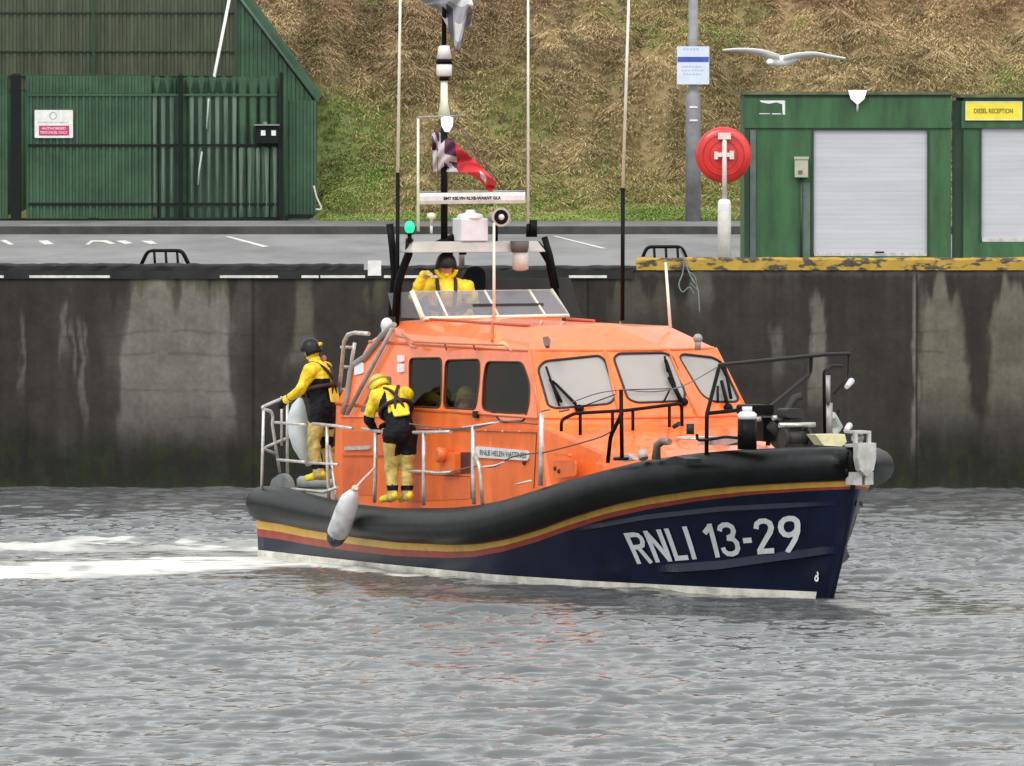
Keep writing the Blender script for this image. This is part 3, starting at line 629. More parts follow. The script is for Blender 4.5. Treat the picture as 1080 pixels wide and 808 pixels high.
# ---- green shed on the left
FG = mat('fence_green', (.030, .082, .040), .55, var=.25, scale=1.2); FG2 = mat('fence_green_grey', (.115, .17, .12), .6, var=.3, scale=1.4, stretch=(3, 1, .4))
OLIVE = mat('olive_sheet', (.055, .068, .038), .65, var=.3, scale=1.0, stretch=(3, 1, .5)); FB = mat('post_black', (.006, .010, .009), .6, spec=.2)
YS = 202.3; t = thing('green_shed', (wx_(150, YS), YS, ZQ), 'tall dark green ribbed steel shed with a steep edge behind the green fence', 'shed')
zg_ = ZQ - .02; zS = lambda py: wz_(py, YS); xS = lambda px: wx_(px, YS)
slope = lambda x: zS(105) + (xS(330) - x) * ((zS(0) - zS(105)) / (xS(330) - xS(252)))
ztop = zS(-150)
mb = MB(); rib_panel(mb, xS(-500), xS(250), zS(95), ztop, YS, .16, .03); mb.build('upper_cladding', OLIVE, t)
mb = MB(); rib_panel(mb, xS(250), xS(330), zg_, ztop, YS - .02, .19, .03, top=slope); rib_panel(mb, xS(-500), xS(250), zg_, zS(95), YS + .02, .16, .03)
mb.box((xS(-500), YS + .06, zg_), (xS(330) - 0.01, YS + .1, zS(105))); mb.slab([(xS(330), YS + .06, zS(105)), (xS(-500), YS + .06, zS(105)), (xS(-500), YS + .06, ztop), (xS(252) - (ztop - zS(0)) * (xS(330) - xS(252)) / (zS(0) - zS(105)), YS + .06, ztop)], (0, 1, 0), .04)
mb.box((xS(330), YS - .03, zg_), (xS(330) + .06, YS + 5, zS(105))); mb.build('wall', FG, t)
xt = xS(252) - (ztop - zS(0)) * (xS(330) - xS(252)) / (zS(0) - zS(105))
mb = MB(); a = np.array([xS(330) + .1, YS - .08, zS(107)]); b = np.array([xt, YS - .08, ztop + .03]); mb.add([a, b, b + [0, 5, 0], a + [0, 5, 0], a + [.1, 0, .12], b + [.1, 0, .12], b + [.1, 5, .12], a + [.1, 5, .12]], [(0, 1, 2, 3), (4, 7, 6, 5), (0, 4, 5, 1), (1, 5, 6, 2), (2, 6, 7, 3), (3, 7, 4, 0)])
mb.add([(xt, YS - .08, ztop), (xS(-500), YS - .08, ztop), (xS(-500), YS + 5, ztop), (xt, YS + 5, ztop)], [(0, 1, 2, 3)]); mb.build('roof', FG, t)
mb = MB(); mb.tube([a + [.02, -.02, -.02], b + [.02, -.02, -.02]], .035, 6); mb.build('barge_trim', mat('trim_pale_green', (.11, .17, .13), .6), t)
mb = MB()
for py in (12, 53, 79): mb.box((xS(-500), YS - .07, zS(py + 1.4)), (xS(248), YS - .032, zS(py)))
mb.build('horizontal_rail', GRND, t)
for px in (98, 248, -52, -202): mb = MB(); mb.box((xS(px), YS - .10, zS(95)), (xS(px + 2.2), YS - .072, ztop)); mb.build('vertical_rail', GRND, t)
# white pole leaning on the shed
mb = MB(); mb.tube([at_y(244, -12, YS - .9), at_y(226, 80, YS - 1.3), at_y(221, 232, YS - 1.9)], .035, 8); o = mb.build('leaning_pole', WHITE, origin=at_y(221, 232, YS - 1.9)); tag(o, 'long thin white pole leaning against the tall green shed', 'pole')
# ---- fence and gates in front
YF = 200.0; xF = lambda px: wx_(px, YF); zF = lambda py: wz_(py, YF); z0f = ZQ + .13
t = thing('green_fence', (xF(150), YF, z0f), 'dark green ribbed steel fence with palisade gates standing on the pavement', 'fence')
for pa, pb, nm in ((-400, 9, 0), (28, 160, 1)):
    mb = MB(); rib_panel(mb, xF(pa), xF(pb), z0f + .06, zF(99), YF, .145, .035); rib_panel(mb, xF(pa), xF(pb), zF(98), zF(80), YF + .03, .145, .03); mb.build('sheet_panel', FG, t)
def pales(pa, pb, ptop, m, pitch=9.0, w_=4.6, Y=YF, pbot=229, pointed=True):
    mb = MB(); px = pa
    while px < pb:
        x0, x1 = xF(px), xF(min(px + w_, pb)); xm = (x0 + x1) / 2; zt_ = zF(ptop); zb_ = max(zF(pbot), z0f + .04)
        mb.add([(x0, Y, zb_), (xm, Y - .03, zb_), (x1, Y, zb_), (x0, Y, zt_ - .04), (xm, Y - .03, zt_), (x1, Y, zt_ - .04)], [(0, 1, 4, 3), (1, 2, 5, 4), (0, 3, 4, 5, 2, 1)]); px += pitch
    return mb.build('palisade', m, t)
pales(161, 187, 98, FG2); pales(200, 250, 98, FG2); pales(252, 294, 80, FG, 11, 8); pales(252, 294, 155, FG2, 9, 4.6, YF - .03)
pales(196, 250, 80, FG, 12, 8.5, YF + .07, 100); pales(161, 187, 80, FG, 12, 8.5, YF + .07, 100)
mb = MB(); rib_panel(mb, xF(160), xF(296), z0f + .05, zF(82), YF + .16, .3, .02); mb.build('backing_sheet', FG, t)
for a_, b_, m_ in ((99, 101.2, FB), (152, 154.5, FB), (214, 216.5, FB)):
    mb = MB(); mb.box((xF(30), YF - .055, zF(b_)), (xF(292), YF - .036, zF(a_))); mb.build('rail', FG if a_ < 120 else FB, t)
for a_, b_, tp in ((11.5, 22.5, 80), (188.5, 193, 80), (295, 299, 78)):
    mb = MB(); mb.box((xF(a_), YF - .14, z0f + .003), (xF(b_), YF + .05, zF(tp))); mb.ell(((xF(a_) + xF(b_)) / 2, YF - .045, zF(tp)), ((xF(b_) - xF(a_)) / 2, .09, .05)); mb.build('post', FB, t)
mb = MB(); rib_panel(mb, xF(301), xF(331), zF(226), zF(106), YF + .3, .14, .03); mb.box((xF(331), YF + .27, zF(226)), (xF(333), YF + .9, zF(106))); mb.build('end_panel', FG, t)
mb = MB(); mb.box((xF(300), YF - .1, z0f + .003), (xF(304), YF + .2, z0f + .1)); mb.box((xF(303), YF + .1, zF(230)), (xF(330), YF + .26, zF(226))); mb.build('foot', FB, t)
mb = MB(); mb.box((xF(-400), YF - .03, z0f + .002), (xF(296), YF + .02, z0f + .05)); mb.build('bottom_rail', FB, t)
# pale scrapes low on the gate and a hanging cord
mb = MB(); cc_ = mat('cord_pale', (.4, .46, .42), .6)
mb.tube([at_y(px, py, YF - .06) for px, py in ((220, 104), (219, 120), (218, 136))], .02, 6); mb.build('cord', cc_, t); mb = MB(); mb.tube([at_y(px, py, YF - .06) for px, py in ((213, 160), (210, 180), (209, 195))], .02, 6); mb.build('cord', cc_, t)
# warning sign
mb = MB(); a = at_y(36.5, 145.5, YF - .07); b = at_y(77, 116, YF - .07); mb.slab(roundpoly([(a[0], YF - .075, a[2]), (b[0], YF - .075, a[2]), (b[0], YF - .075, b[2]), (a[0], YF - .075, b[2])], .03), (0, 1, 0), .02)
sg = mb.build('warning_sign', WHITE, origin=((a[0] + b[0]) / 2, YF - .07, a[2])); tag(sg, 'white notice with a crimson lower panel fixed to the green fence', 'sign')
mb = MB(); mb.box((at_y(41, 0, YF)[0], YF - .079, zF(143)), (at_y(73, 0, YF)[0], YF - .0755, zF(132.5))); rp_ = mb.build('red_panel', mat('crimson', (.50, .04, .12), .4), sg)
mb = MB()
for py, xa_, xb_ in ((135.5, 44.5, 70), (139.8, 43, 71.5)):
    plane_text(mb, 'AUTHORISED' if py < 137 else 'PERSONNEL ONLY', (xF(xa_), YF - .080, zF(py + 1.2)), (1, 0, 0), (0, 0, 1), xF(xb_) - xF(xa_), .055, bold=.03)
mb.build('lettering', mat('pink_white', (.80, .50, .55), .5), rp_)
mb = MB(); plane_text(mb, 'HARBOUR PREMISES', (xF(40), YF - .0765, zF(130)), (1, 0, 0), (0, 0, 1), xF(73) - xF(40), .035, bold=.01)
mb.tube([(xF(56.5) + .07 * math.cos(q), YF - .078, zF(122) + .075 * math.sin(q)) for q in np.linspace(0, 6.28, 17)[:-1]], .008, 4, closed=True); mb.build('crest', mat('grey_print', (.42, .42, .44), .5), sg)
# floodlight pair on the gate
a = at_y(268, 151, YF - .15); b = at_y(295, 130, YF - .15)
t = thing('twin_gate_lamp', ((a[0] + b[0]) / 2, YF - .15, a[2]), 'small black twin lamp unit fixed to the palisade gate by its post', 'lamp')
mb = MB(); mb.box((a[0], YF - .30, zF(132.5)), (b[0], YF - .06, zF(131))); mb.box((at_y(278, 0, YF)[0], YF - .28, zF(131)), (at_y(282, 0, YF)[0], YF - .2, zF(128.5))); mb.build('hood', mat('hood_grey', (.2, .22, .22), .5), t)
mb = MB(); mb.box((at_y(270, 0, YF)[0], YF - .22, zF(151)), (at_y(294, 0, YF)[0], YF - .06, zF(132.8))); mb.build('body', FB, t)
for px in (278, 289):
    mb = MB(); mb.box((xF(px - 2.4), YF - .235, zF(143)), (xF(px + 2.4), YF - .222, zF(137.5))); mb.build('lens', mat('lens_white', (.78, .82, .76), .2), t)
mb = MB(); mb.tube(smoothline([at_y(331, 196, YF), at_y(334, 208, YF), at_y(339, 220, YF), at_y(333, 221, YF)]), .02, 6); tag(mb.build('cord_end', ROPE, origin=at_y(334, 220, YF)), 'short pale cord lying at the right end of the green fence', 'cord')

# ---- gull
YG = 105.0
def gull():
    c = at_y(826, 64, YG); mb = MB()
    def g(px, py, dy=0): return at_y(px, py, YG + dy)
    body = [(g(808, 66, -.02), .01), (g(813, 65), .035), (g(820, 64.5), .06), (g(828, 64), .062), (g(836, 62), .045), (g(843, 60.5), .015)]
    mb.tube([p for p, r in body], [r for p, r in body], 12)
    mb.ell(g(812, 65.5, -.14), (.04, .05, .037)); mb.tube([g(812, 65.5, -.15), g(811, 67, -.24)], [.02, .004], 6)
    for pts in ([(822, 61), (808, 56), (795, 53.5), (778, 52.5), (762, 53.2)], [(826, 62), (840, 58.5), (858, 57), (875, 59.5), (892, 62)]):
        P = smoothline([g(px, py) for px, py in pts], 5); n = len(P); vs = []; fs = []
        for i, q in enumerate(P):
            u_ = i / (n - 1); ch = .26 * (1 - u_ ** 1.6) + .02; th = .022 * (1 - u_) + .004; sw = .10 * math.sin(u_ * 3.1)
            vs += [q + [0, -ch * .45 - sw, .02 * (1 - u_) + .01], q + [0, -ch * .2 - sw, th + .01], q + [0, ch * .55 - sw * .4, -.055 * (1 - u_ * .8)], q + [0, -ch * .2 - sw, -th]]
        for i in range(n - 1):
            for k in range(4): fs.append((4 * i + k, 4 * i + (k + 1) % 4, 4 * i + 4 + (k + 1) % 4, 4 * i + 4 + k))
        fs += [(0, 1, 2, 3), tuple(4 * (n - 1) + k for k in range(4))]; mb.add(vs, fs, 0, True)
    o = mb.build('gull', mat('gull_white', (.92, .92, .88), .6, var=.05), origin=c)
    tag(o, 'white gull gliding with wings spread in front of the brown bank', 'bird')
gull()
# ============================================================ LIFEBOAT
boat = thing('lifeboat', tuple(BO), 'orange and navy rescue lifeboat moving through the harbour with crew aboard', 'lifeboat', local=True, rz=-TH)
SOX = [0, .75, 1.5, 3, 4.5, 6, 6.75, 7.5, 8.25, 9, 9.75, 10.5, 11.25, 12, 12.75, 13.4]
SOZ = [.93, .94, .89, .81, .81, .87, .93, 1.03, 1.17, 1.32, 1.47, 1.61, 1.71, 1.78, 1.83, 1.85]
SOR = [.235, .245, .235, .21, .215, .23, .24, .243, .24, .23, .22, .225, .222, .215, .21, .20]
OX_ = [0, 1, 4, 7, 9, 10.5, 11.7, 12.3, 12.8, 13.2, 13.5]; OY_ = [2.15, 2.2, 2.27, 2.2, 2.02, 1.68, 1.27, 1.0, .66, .36, 0]
def top_z(x): return float(np.interp(x, SOX, SOZ))
def rad(x): return float(np.interp(x, SOX, SOR))
def outer(x): return float(np.interp(x, OX_, OY_))
# --- hull surface
def gz(X_): return top_z(X_) - rad(X_)                          # gunwale height (inside the fender)
HWX = [0, 4, 7, 9, 10.5, 11.7, 12.3, 12.6]; HWY = [1.93, 1.98, 1.85, 1.42, .90, .42, .16, .03]
def hullp(s, z):                                                 # s 0..1 along, z height -> boat point, starboard side
    xg = 13.22 * s; zg = gz(xg); t = max(-.5, min(1.0, z / zg))
    x = 12.6 * s - .2 * (1 - s) ** 8 + .62 * s * t + .25 * s ** 8 * t * (1 - t); hw = float(np.interp(12.6 * s, HWX, HWY)); hg = max(.03, outer(min(13.5, xg + .05)) - .20) if s < 1 else .03
    if t < 0: y = hw * (1 + .25 * t)
    else:
        f = float(np.interp(12.6 * s, [0, 7, 10], [0, .3, 1]))
        a_ = t ** (1 + .35 * f); y = hw + (hg - hw) * a_
    return np.array([x, -y, z])
def hullhit(px, py):                                             # (s, z) on the starboard hull seen at a pixel
    best = None
    for s in np.linspace(.02, 1, 197):
        lo, hi = 0, gz(13.22 * s)
        a_, b_ = proj(W(*hullp(s, lo))), proj(W(*hullp(s, hi)))
        t = (py - a_[1]) / (b_[1] - a_[1]); t = min(1, max(0, t)); z = lo + (hi - lo) * t
        q = proj(W(*hullp(s, z))); d = math.hypot(q[0] - px, q[1] - py)
        if best is None or d < best[0]: best = (d, s, z)
    return best[1], best[2]
def hnormal(s, z):
    a = hullp(min(1, s + .01), z) - hullp(s - .01, z); b = hullp(s, z + .02) - hullp(s, z - .02); n = np.cross(a, b); n /= np.linalg.norm(n); return n if n[1] < 0 else -n
S_ = np.concatenate([np.linspace(0, .6, 40), np.linspace(.61, 1, 50)]); NZ = 16
def hullgrid():
    mb = MB(); vs = []; fs = []
    for side in (1, -1):
        k = len(vs)
        for s in S_:
            zg = gz(13.22 * s)
            for j in range(NZ + 1):
                z = -.55 + (zg + .55) * j / NZ; p = hullp(s, z); vs.append((p[0], p[1] * side, p[2]))
        for i in range(len(S_) - 1):
            for j in range(NZ): a_ = k + i * (NZ + 1) + j; fs.append((a_, a_ + NZ + 1, a_ + NZ + 2, a_ + 1))
    n = len(S_) * (NZ + 1)
    for j in range(NZ):
        fs.append((j, j + 1, n + j + 1, n + j)); e = (len(S_) - 1) * (NZ + 1); fs.append((e + j, e + j + 1, n + e + j + 1, n + e + j))
    mb.add(vs, fs, 0, True); return mb
hull = hullgrid().build('hull', NAVY, boat, smooth=True)
def stripe(name, zlo, zhi, m, off, s0=0.0, s1=1.0, parent=hull):
    mb = MB(); ss = np.linspace(s0, s1, 110)
    for side in (1, -1):
        vs = []; fs = []
        for s in ss:
            for fz in (0, .5, 1):
                z0_, z1_ = zlo(s), zhi(s); z = [z0_, (0.0 if z0_ < 0 else (z0_ + z1_) / 2), z1_][int(fz * 2)]; p = hullp(s, z) + hnormal(min(s, .985), z) * off; vs.append((p[0], p[1] * side, p[2]))
        for i in range(len(ss) - 1): fs += [(3 * i, 3 * i + 3, 3 * i + 4, 3 * i + 1), (3 * i + 1, 3 * i + 4, 3 * i + 5, 3 * i + 2)]
        mb.add(vs, fs, 0, True)
    return mb.build(name, m, parent)
zb = lambda s: top_z(13.22 * s) - 2 * rad(13.22 * s)
sw = lambda s: float(np.interp(s, [0, .5, .8, 1], [.115, .11, .10, .085])); rw = lambda s: float(np.interp(s, [0, .5, .8, 1], [.10, .075, .055, .03]))
stripe('yellow_stripe', lambda s: zb(s) - sw(s) + .02, lambda s: zb(s) + .07, YEL, .006)
stripe('red_stripe', lambda s: zb(s) - sw(s) + .018 - rw(s), lambda s: zb(s) - sw(s) + .018, RED, .006)
stripe('waterline_stripe', lambda s: -.03, lambda s: .088, BOOT, .013, 0, .985)
def rail_strip(name, pts, w_=.05, h_=.05):                       # spray rail: a ledge along the hull through pixels
    q = [hullhit(*p) for p in pts]; ss = np.linspace(q[0][0], q[-1][0], 40); mb = MB()
    for side in (1, -1):
        vs = []; fs = []
        for i, s in enumerate(ss):
            z = float(np.interp(s, [a[0] for a in q], [a[1] for a in q])); e = math.sin(math.pi * i / 39) ** .5 if i in (0, 39) else 1
            u_ = min(1, min(i, 39 - i) / 6)
            a_ = hullp(s, z + h_ * 1.2); b = hullp(s, z) + hnormal(min(s, .985), z) * w_ * u_; c = hullp(s, z - h_ * .5)
            for p in (a_, b, c): vs.append((p[0], p[1] * side, p[2]))
        for i in range(39):
            for k in range(2): fs.append((3 * i + k, 3 * i + 3 + k, 3 * i + 4 + k, 3 * i + 1 + k))
        mb.add(vs, fs, 0, False)
    return mb.build(name, NAVY, hull)
rail_strip('spray_rail', [(604, 561), (680, 547), (760, 538), (882, 532)], .035, .04)
rail_strip('spray_rail', [(692, 603), (760, 598), (830, 588), (884, 582)], .075, .07)
# --- fender tube round the gunwale
def tube_path():
    P = []
    for x in list(np.arange(.35, 12.01, .25)) + [12.3, 12.6, 12.85, 13.05, 13.2, 13.28]:
        r_ = rad(x); P.append((x, outer(x) - r_ if x < 12 else max(0, outer(min(x + .17, 13.5)) - .17), top_z(x) - r_, r_))
    star = [(x, -y, z, r_) for x, y, z, r_ in P]
    corner = [(-.38, -1.30, .69, .21), (-.38, -1.52, .69, .22), (-.33, -1.72, .69, .225), (-.20, -1.86, .69, .23), (.02, -1.915, .695, .235)]
    path = corner + star; path += [(13.31, 0, 1.65, .2)] + [(x, -y, z, r_) for x, y, z, r_ in reversed(star)] + [(x, -y, z, r_) for x, y, z, r_ in reversed(corner)]
    return path
tp = tube_path(); tp = [p for i, p in enumerate(tp) if i == 0 or np.linalg.norm(np.array(p[:3]) - np.array(tp[i - 1][:3])) > .03]
mb = MB(); mb.tube([p[:3] for p in tp], [p[3] for p in tp], 20); fend = mb.build('rubber_fender', RUBBER, boat)
mb = MB()
for s_ in (1, -1):                                              # moulded ridge along the top of the fender
    ps = [(p[0], p[1] * s_ - 0, p[2] + p[3] * .93) for p in tp if p[1] < -.3 and p[0] > .1]; mb.tube(ps, .022, 6)
mb.build('fender_ridge', RUBBER, fend)
# --- deck
mb = MB(); vs = []; fs = []; xs = np.linspace(-.3, 13.2, 60)
for x in xs:
    y = max(.03, outer(min(13.45, x + .1)) - .25); z = top_z(x) - .09
    vs += [(x, -y, z), (x, 0, z + .04), (x, y, z)]
for i in range(len(xs) - 1):
    for k in (0, 1): fs.append((3 * i + k, 3 * i + 3 + k, 3 * i + 4 + k, 3 * i + 1 + k))
mb.add(vs, fs, 0, True); mb.build('deck', DECK, boat)
def dz(x): return top_z(x) - .09
# --- registration lettering on the bow, both sides: single-width strokes
GL = {'R': [[(0, 0), (0, 1)], [(.0, .925), (.26, .925), (.38, .89), (.435, .80), (.435, .68), (.38, .57), (.26, .53), (.0, .53)], [(.21, .53), (.44, 0)]],
      'N': [[(0, 0), (0, 1)], [(0, .98), (.44, .02)], [(.44, 0), (.44, 1)]], 'L': [[(0, 1), (0, .0)], [(.0, .075), (.40, .075)]], 'I': [[(0, 0), (0, 1)]],
      '1': [[(.24, 0), (.24, 1)], [(.24, .93), (.02, .74)]], '3': [[(.01, .76), (.06, .87), (.17, .925), (.30, .915), (.40, .84), (.42, .72), (.36, .60), (.20, .54)], [(.18, .54), (.36, .50), (.45, .38), (.45, .22), (.38, .11), (.25, .07), (.11, .09), (.02, .17), (.0, .28)]],
      '-': [[(0, .42), (.26, .42)]], '2': [[(.01, .72), (.05, .86), (.16, .925), (.30, .92), (.40, .85), (.43, .72), (.38, .58), (.02, .09)], [(-.04, .075), (.46, .075)]],
      '9': [[(.43, .72), (.41, .83), (.33, .91), (.22, .93), (.11, .91), (.03, .83), (.0, .72), (.02, .60), (.10, .50), (.20, .47), (.32, .50), (.40, .58), (.43, .66)], [(.43, .74), (.43, .55), (.37, .34), (.26, .15), (.16, 0)]]}
LAY = [('R', 0), ('N', .66), ('L', 1.34), ('I', 1.92), ('1', 2.44), ('3', 2.92), ('-', 3.56), ('2', 3.99), ('9', 4.66)]; LW = 5.10
def ribbon(P, w_):
    P = [np.array(p, float) for p in P]; Q = []
    for a_, b_ in zip(P[:-1], P[1:]): m = max(1, int(np.linalg.norm(b_ - a_) / .12)); Q += [a_ + (b_ - a_) * k / m for k in range(m)]
    Q.append(P[-1]); out = []
    for i in range(len(Q)):
        t = Q[min(i + 1, len(Q) - 1)] - Q[max(i - 1, 0)]; t /= np.linalg.norm(t); n = np.array([-t[1], t[0]]); out += [Q[i] + n * w_ / 2, Q[i] - n * w_ / 2]
    return out, [(2 * i, 2 * i + 1, 2 * i + 3, 2 * i + 2) for i in range(len(Q) - 1)]
def hull_text(side):
    A = [hullhit(673, 594.5), hullhit(841, 581), hullhit(658.5, 562), hullhit(846, 542.5)]; root = None
    for ci, (ch, x0) in enumerate(LAY):
        mb = MB()
        for k, st_ in enumerate(GL[ch]):
            P, f = ribbon([(x0 + p[0], p[1]) for p in st_], .148); q = []
            for p in P:
                u_ = (p[0] + .07) / (LW + .1); t = p[1]
                if side < 0: u_ = 1 - u_
                s = (1 - t) * ((1 - u_) * A[0][0] + u_ * A[1][0]) + t * ((1 - u_) * A[2][0] + u_ * A[3][0]); z = (1 - t) * ((1 - u_) * A[0][1] + u_ * A[1][1]) + t * ((1 - u_) * A[2][1] + u_ * A[3][1])
                a_ = hullp(s, z) + hnormal(s, z) * (.012 + .0025 * k); q.append((a_[0], a_[1] * side, a_[2]))
            mb.add(q, f)
        mb.build('registration_letter', mat('letter_white', (.62, .66, .66), .55, var=.08, scale=6), hull, recalc=False)
hull_text(1); hull_text(-1)
mb = MB(); q = hullhit(858, 613); a_ = hullp(*q) + hnormal(*q) * .01
plane_text(mb, '8', a_, AX * 0 + np.array([.99, .1, 0]), (0, 0, 1), .10, .13, bold=.03); mb.build('draught_mark', WHITE, hull)
# --- stem fitting
mb = MB(); x = 13.34
prof = [(-.12, 1.90), (.12, 1.90), (.12, 1.72), (.09, 1.58), (0, 1.50), (-.09, 1.58), (-.12, 1.72)]
mb.slab([(x + .06, y, z) for y, z in prof], (1, 0, 0), .13); st = mb.build('stem_plate', mat('stem_white', (.44, .43, .40), .45, var=.2), boat)
mb = MB()
for a_, b_ in (((13.22, -.13, 1.40), (13.44, -.02, 1.55)), ((13.22, .02, 1.40), (13.44, .13, 1.55))): mb.box(a_, b_)
mb.build('stem_pad', st.data.materials[0], st)
mb = MB(); mb.box((13.15, -.11, 1.85), (13.42, .11, 1.88)); mb.box((13.15, -.11, 2.01), (13.42, .11, 2.04)); mb.box((13.37, -.11, 1.882), (13.42, -.07, 2.008)); mb.box((13.37, .07, 1.882), (13.42, .11, 2.008)); mb.box((13.15, .07, 1.882), (13.2, .11, 2.008)); mb.tube([(13.28, -.068, 1.95), (13.28, .068, 1.95)], .035, 10)
mb.build('bow_fairlead', mat('fairlead_grey', (.50, .50, .48), .45, metal=.3), boat)

# --- wheelhouse
Yh1, Yh2, Yh3 = 1.45, 1.29, .98
WH = {0: [(1.25, 0), (1.25, 1.50), (7.95, 1.50), (8.55, .60), (8.55, 0)],
      1: [(1.25, 0), (1.25, Yh1), (7.46, Yh1), (7.86, .53), (7.86, 0)],
      2: [(1.95, 0), (1.95, Yh2), (6.84, Yh2), (7.22, .44), (7.22, 0)],
      3: [(2.25, 0), (2.25, Yh3), (6.10, Yh3), (6.45, .36), (6.45, 0)]}
ZL = {0: .52, 1: 2.04, 2: 2.86, 3: 3.13}
def ringpt(l, i, side): x, y = WH[l][i]; return np.array([x, -y * side, ZL[l] + (.05 if l == 3 and i in (0, 4) else 0)])
# windows (pixel outlines), each cut out of the panel it sits in
side_pl = plane3(ringpt(1, 1, 1), ringpt(1, 2, 1), ringpt(2, 2, 1))
q1_pl = plane3(ringpt(1, 2, 1), ringpt(1, 3, 1), ringpt(2, 2, 1))
ctr_pl = plane3(ringpt(1, 3, 1), ringpt(1, 3, -1), ringpt(2, 3, 1))
q3_pl = plane3(ringpt(1, 2, -1), ringpt(1, 3, -1), ringpt(2, 2, -1))
def outn(pl): n, k = pl; c = np.array([4.5, 0, 1.5]); return (n, k) if n @ c < k else (-n, -k)
WN = {'s1': ([(432, 378), (466, 377.5), (466, 400), (465, 430), (432, 429)], side_pl, .10), 's2': ([(470, 380), (506, 379), (506, 400), (502, 432), (468, 430)], side_pl, .10),
      's3': ([(513, 381.5), (551, 382), (559, 405), (558, 428), (553, 444), (528, 445), (520, 434), (508.5, 432), (510, 400)], side_pl, .12),
      'f1': ([(567, 389), (574, 381), (632, 375), (638, 380), (650, 418), (644, 426), (586, 431), (578, 428)], q1_pl, .10),
      'f2': ([(647, 378), (652, 373), (700, 372), (709, 376), (723, 414), (721, 423), (672, 425), (662, 421)], ctr_pl, .10),
      'f3': ([(716, 377), (720, 373.5), (752, 377), (762, 383), (779, 421), (776, 424), (752, 424), (740, 417)], q3_pl, .08)}
def win_poly(key, grow=0):
    pts, pl, r_ = WN[key]; n, k = outn(pl); P = [bplane(px, py, n, k) for px, py in pts]; c = sum(P) / len(P)
    if grow: P = [c + (p - c) * (1 + grow / np.linalg.norm(p - c)) for p in P]
    return roundpoly(P, r_), n
def mirror(P): return [np.array([p[0], -p[1], p[2]]) for p in P]
def wall(l0, l1, i0, i1, side, holes=(), name='wheelhouse_wall'):
    quad = [ringpt(l0, i0, side), ringpt(l0, i1, side), ringpt(l1, i1, side), ringpt(l1, i0, side)]
    return quad, holes
mb = MB()
def addwall(quad, holes, inn):
    n, k = plane3(*quad[:3]); n, k = outn((n, k)); quad = [p - n * (p @ n - k) for p in quad]; holes = [[p - n * (p @ n - k) for p in h] for h in holes]
    mb.slab(quad, -n, inn, holes=holes)
for side in (1, -1):
    M_ = (lambda P: P) if side == 1 else mirror
    addwall([ringpt(1, 1, side), ringpt(1, 2, side), ringpt(2, 2, side), ringpt(2, 1, side)], [M_(win_poly(k)[0]) for k in ('s1', 's2', 's3')], .03)
    key = 'f1' if side == 1 else 'f3'; addwall([ringpt(1, 2, side), ringpt(1, 3, side), ringpt(2, 3, side), ringpt(2, 2, side)], [win_poly(key)[0]], .03)
addwall([ringpt(1, 3, 1), ringpt(1, 3, -1), ringpt(2, 3, -1), ringpt(2, 3, 1)], [win_poly('f2')[0]], .03)
wheel = mb.build('wheelhouse_upper', ORANGE, boat)
mb = MB()
for side in (1, -1):
    for i in range(4):
        mb.add([ringpt(0, i, side), ringpt(0, i + 1, side), ringpt(1, i + 1, side), ringpt(1, i, side)], [(0, 1, 2, 3)])
        mb.add([ringpt(2, i, side), ringpt(2, i + 1, side), ringpt(3, i + 1, side), ringpt(3, i, side)], [(0, 1, 2, 3)])
    mb.add([ringpt(1, 0, side), ringpt(1, 1, side), ringpt(2, 1, side), ringpt(2, 0, side)], [(0, 1, 2, 3)])
    mb.add([ringpt(3, i, side) for i in range(5)], [(0, 1, 2, 3, 4)])
    mb.add([ringpt(1, i, side) for i in range(5)], [(0, 1, 2, 3, 4)])       # floor of the glazed part
body = mb.build('wheelhouse_body', ORANGE, boat)
bv = body.modifiers.new('edge', 'BEVEL'); bv.width = .05; bv.segments = 3; bv.limit_method = 'ANGLE'; bv.angle_limit = R(14); bv.use_clamp_overlap = True
mb = MB()                                                               # rounded belt lines that seal the joints
for l in (1, 2):
    ps = [ringpt(l, i, 1) for i in (1, 2, 3)] + [ringpt(l, i, -1) for i in (3, 2, 1)]; mb.tube(fillet(ps, .12, 5), .022, 8)
for i in (2, 3):
    for sd_ in (1, -1): mb.tube([ringpt(1, i, sd_), ringpt(2, i, sd_)], .020, 8)
mb.build('wheelhouse_edge', ORANGE, boat)
for key in WN:
    P, n = win_poly(key); front = key[0] == 'f'
    for rep in ([1] if front else [1, -1]):
        Q = P if rep == 1 else mirror(P); nn = n if rep == 1 else np.array([n[0], -n[1], n[2]])
        mb = MB(); mb.slab([p - nn * .022 for p in Q], nn, .012); wo = mb.build('window', FWIN if front else GLASS_T, boat)
        mb = MB(); mb.tube([p + nn * .002 for p in Q], .016 if front else .012, 6, closed=True); mb.build('gasket', GASKET, wo)
mb = MB(); mb.box((2.3, .5, 2.06), (6.28, .56, 2.8)); mb.box((6.3, -1.03, 2.06), (6.36, 1.1, 2.8)); mb.build('cabin_lining', DARKIN, boat)
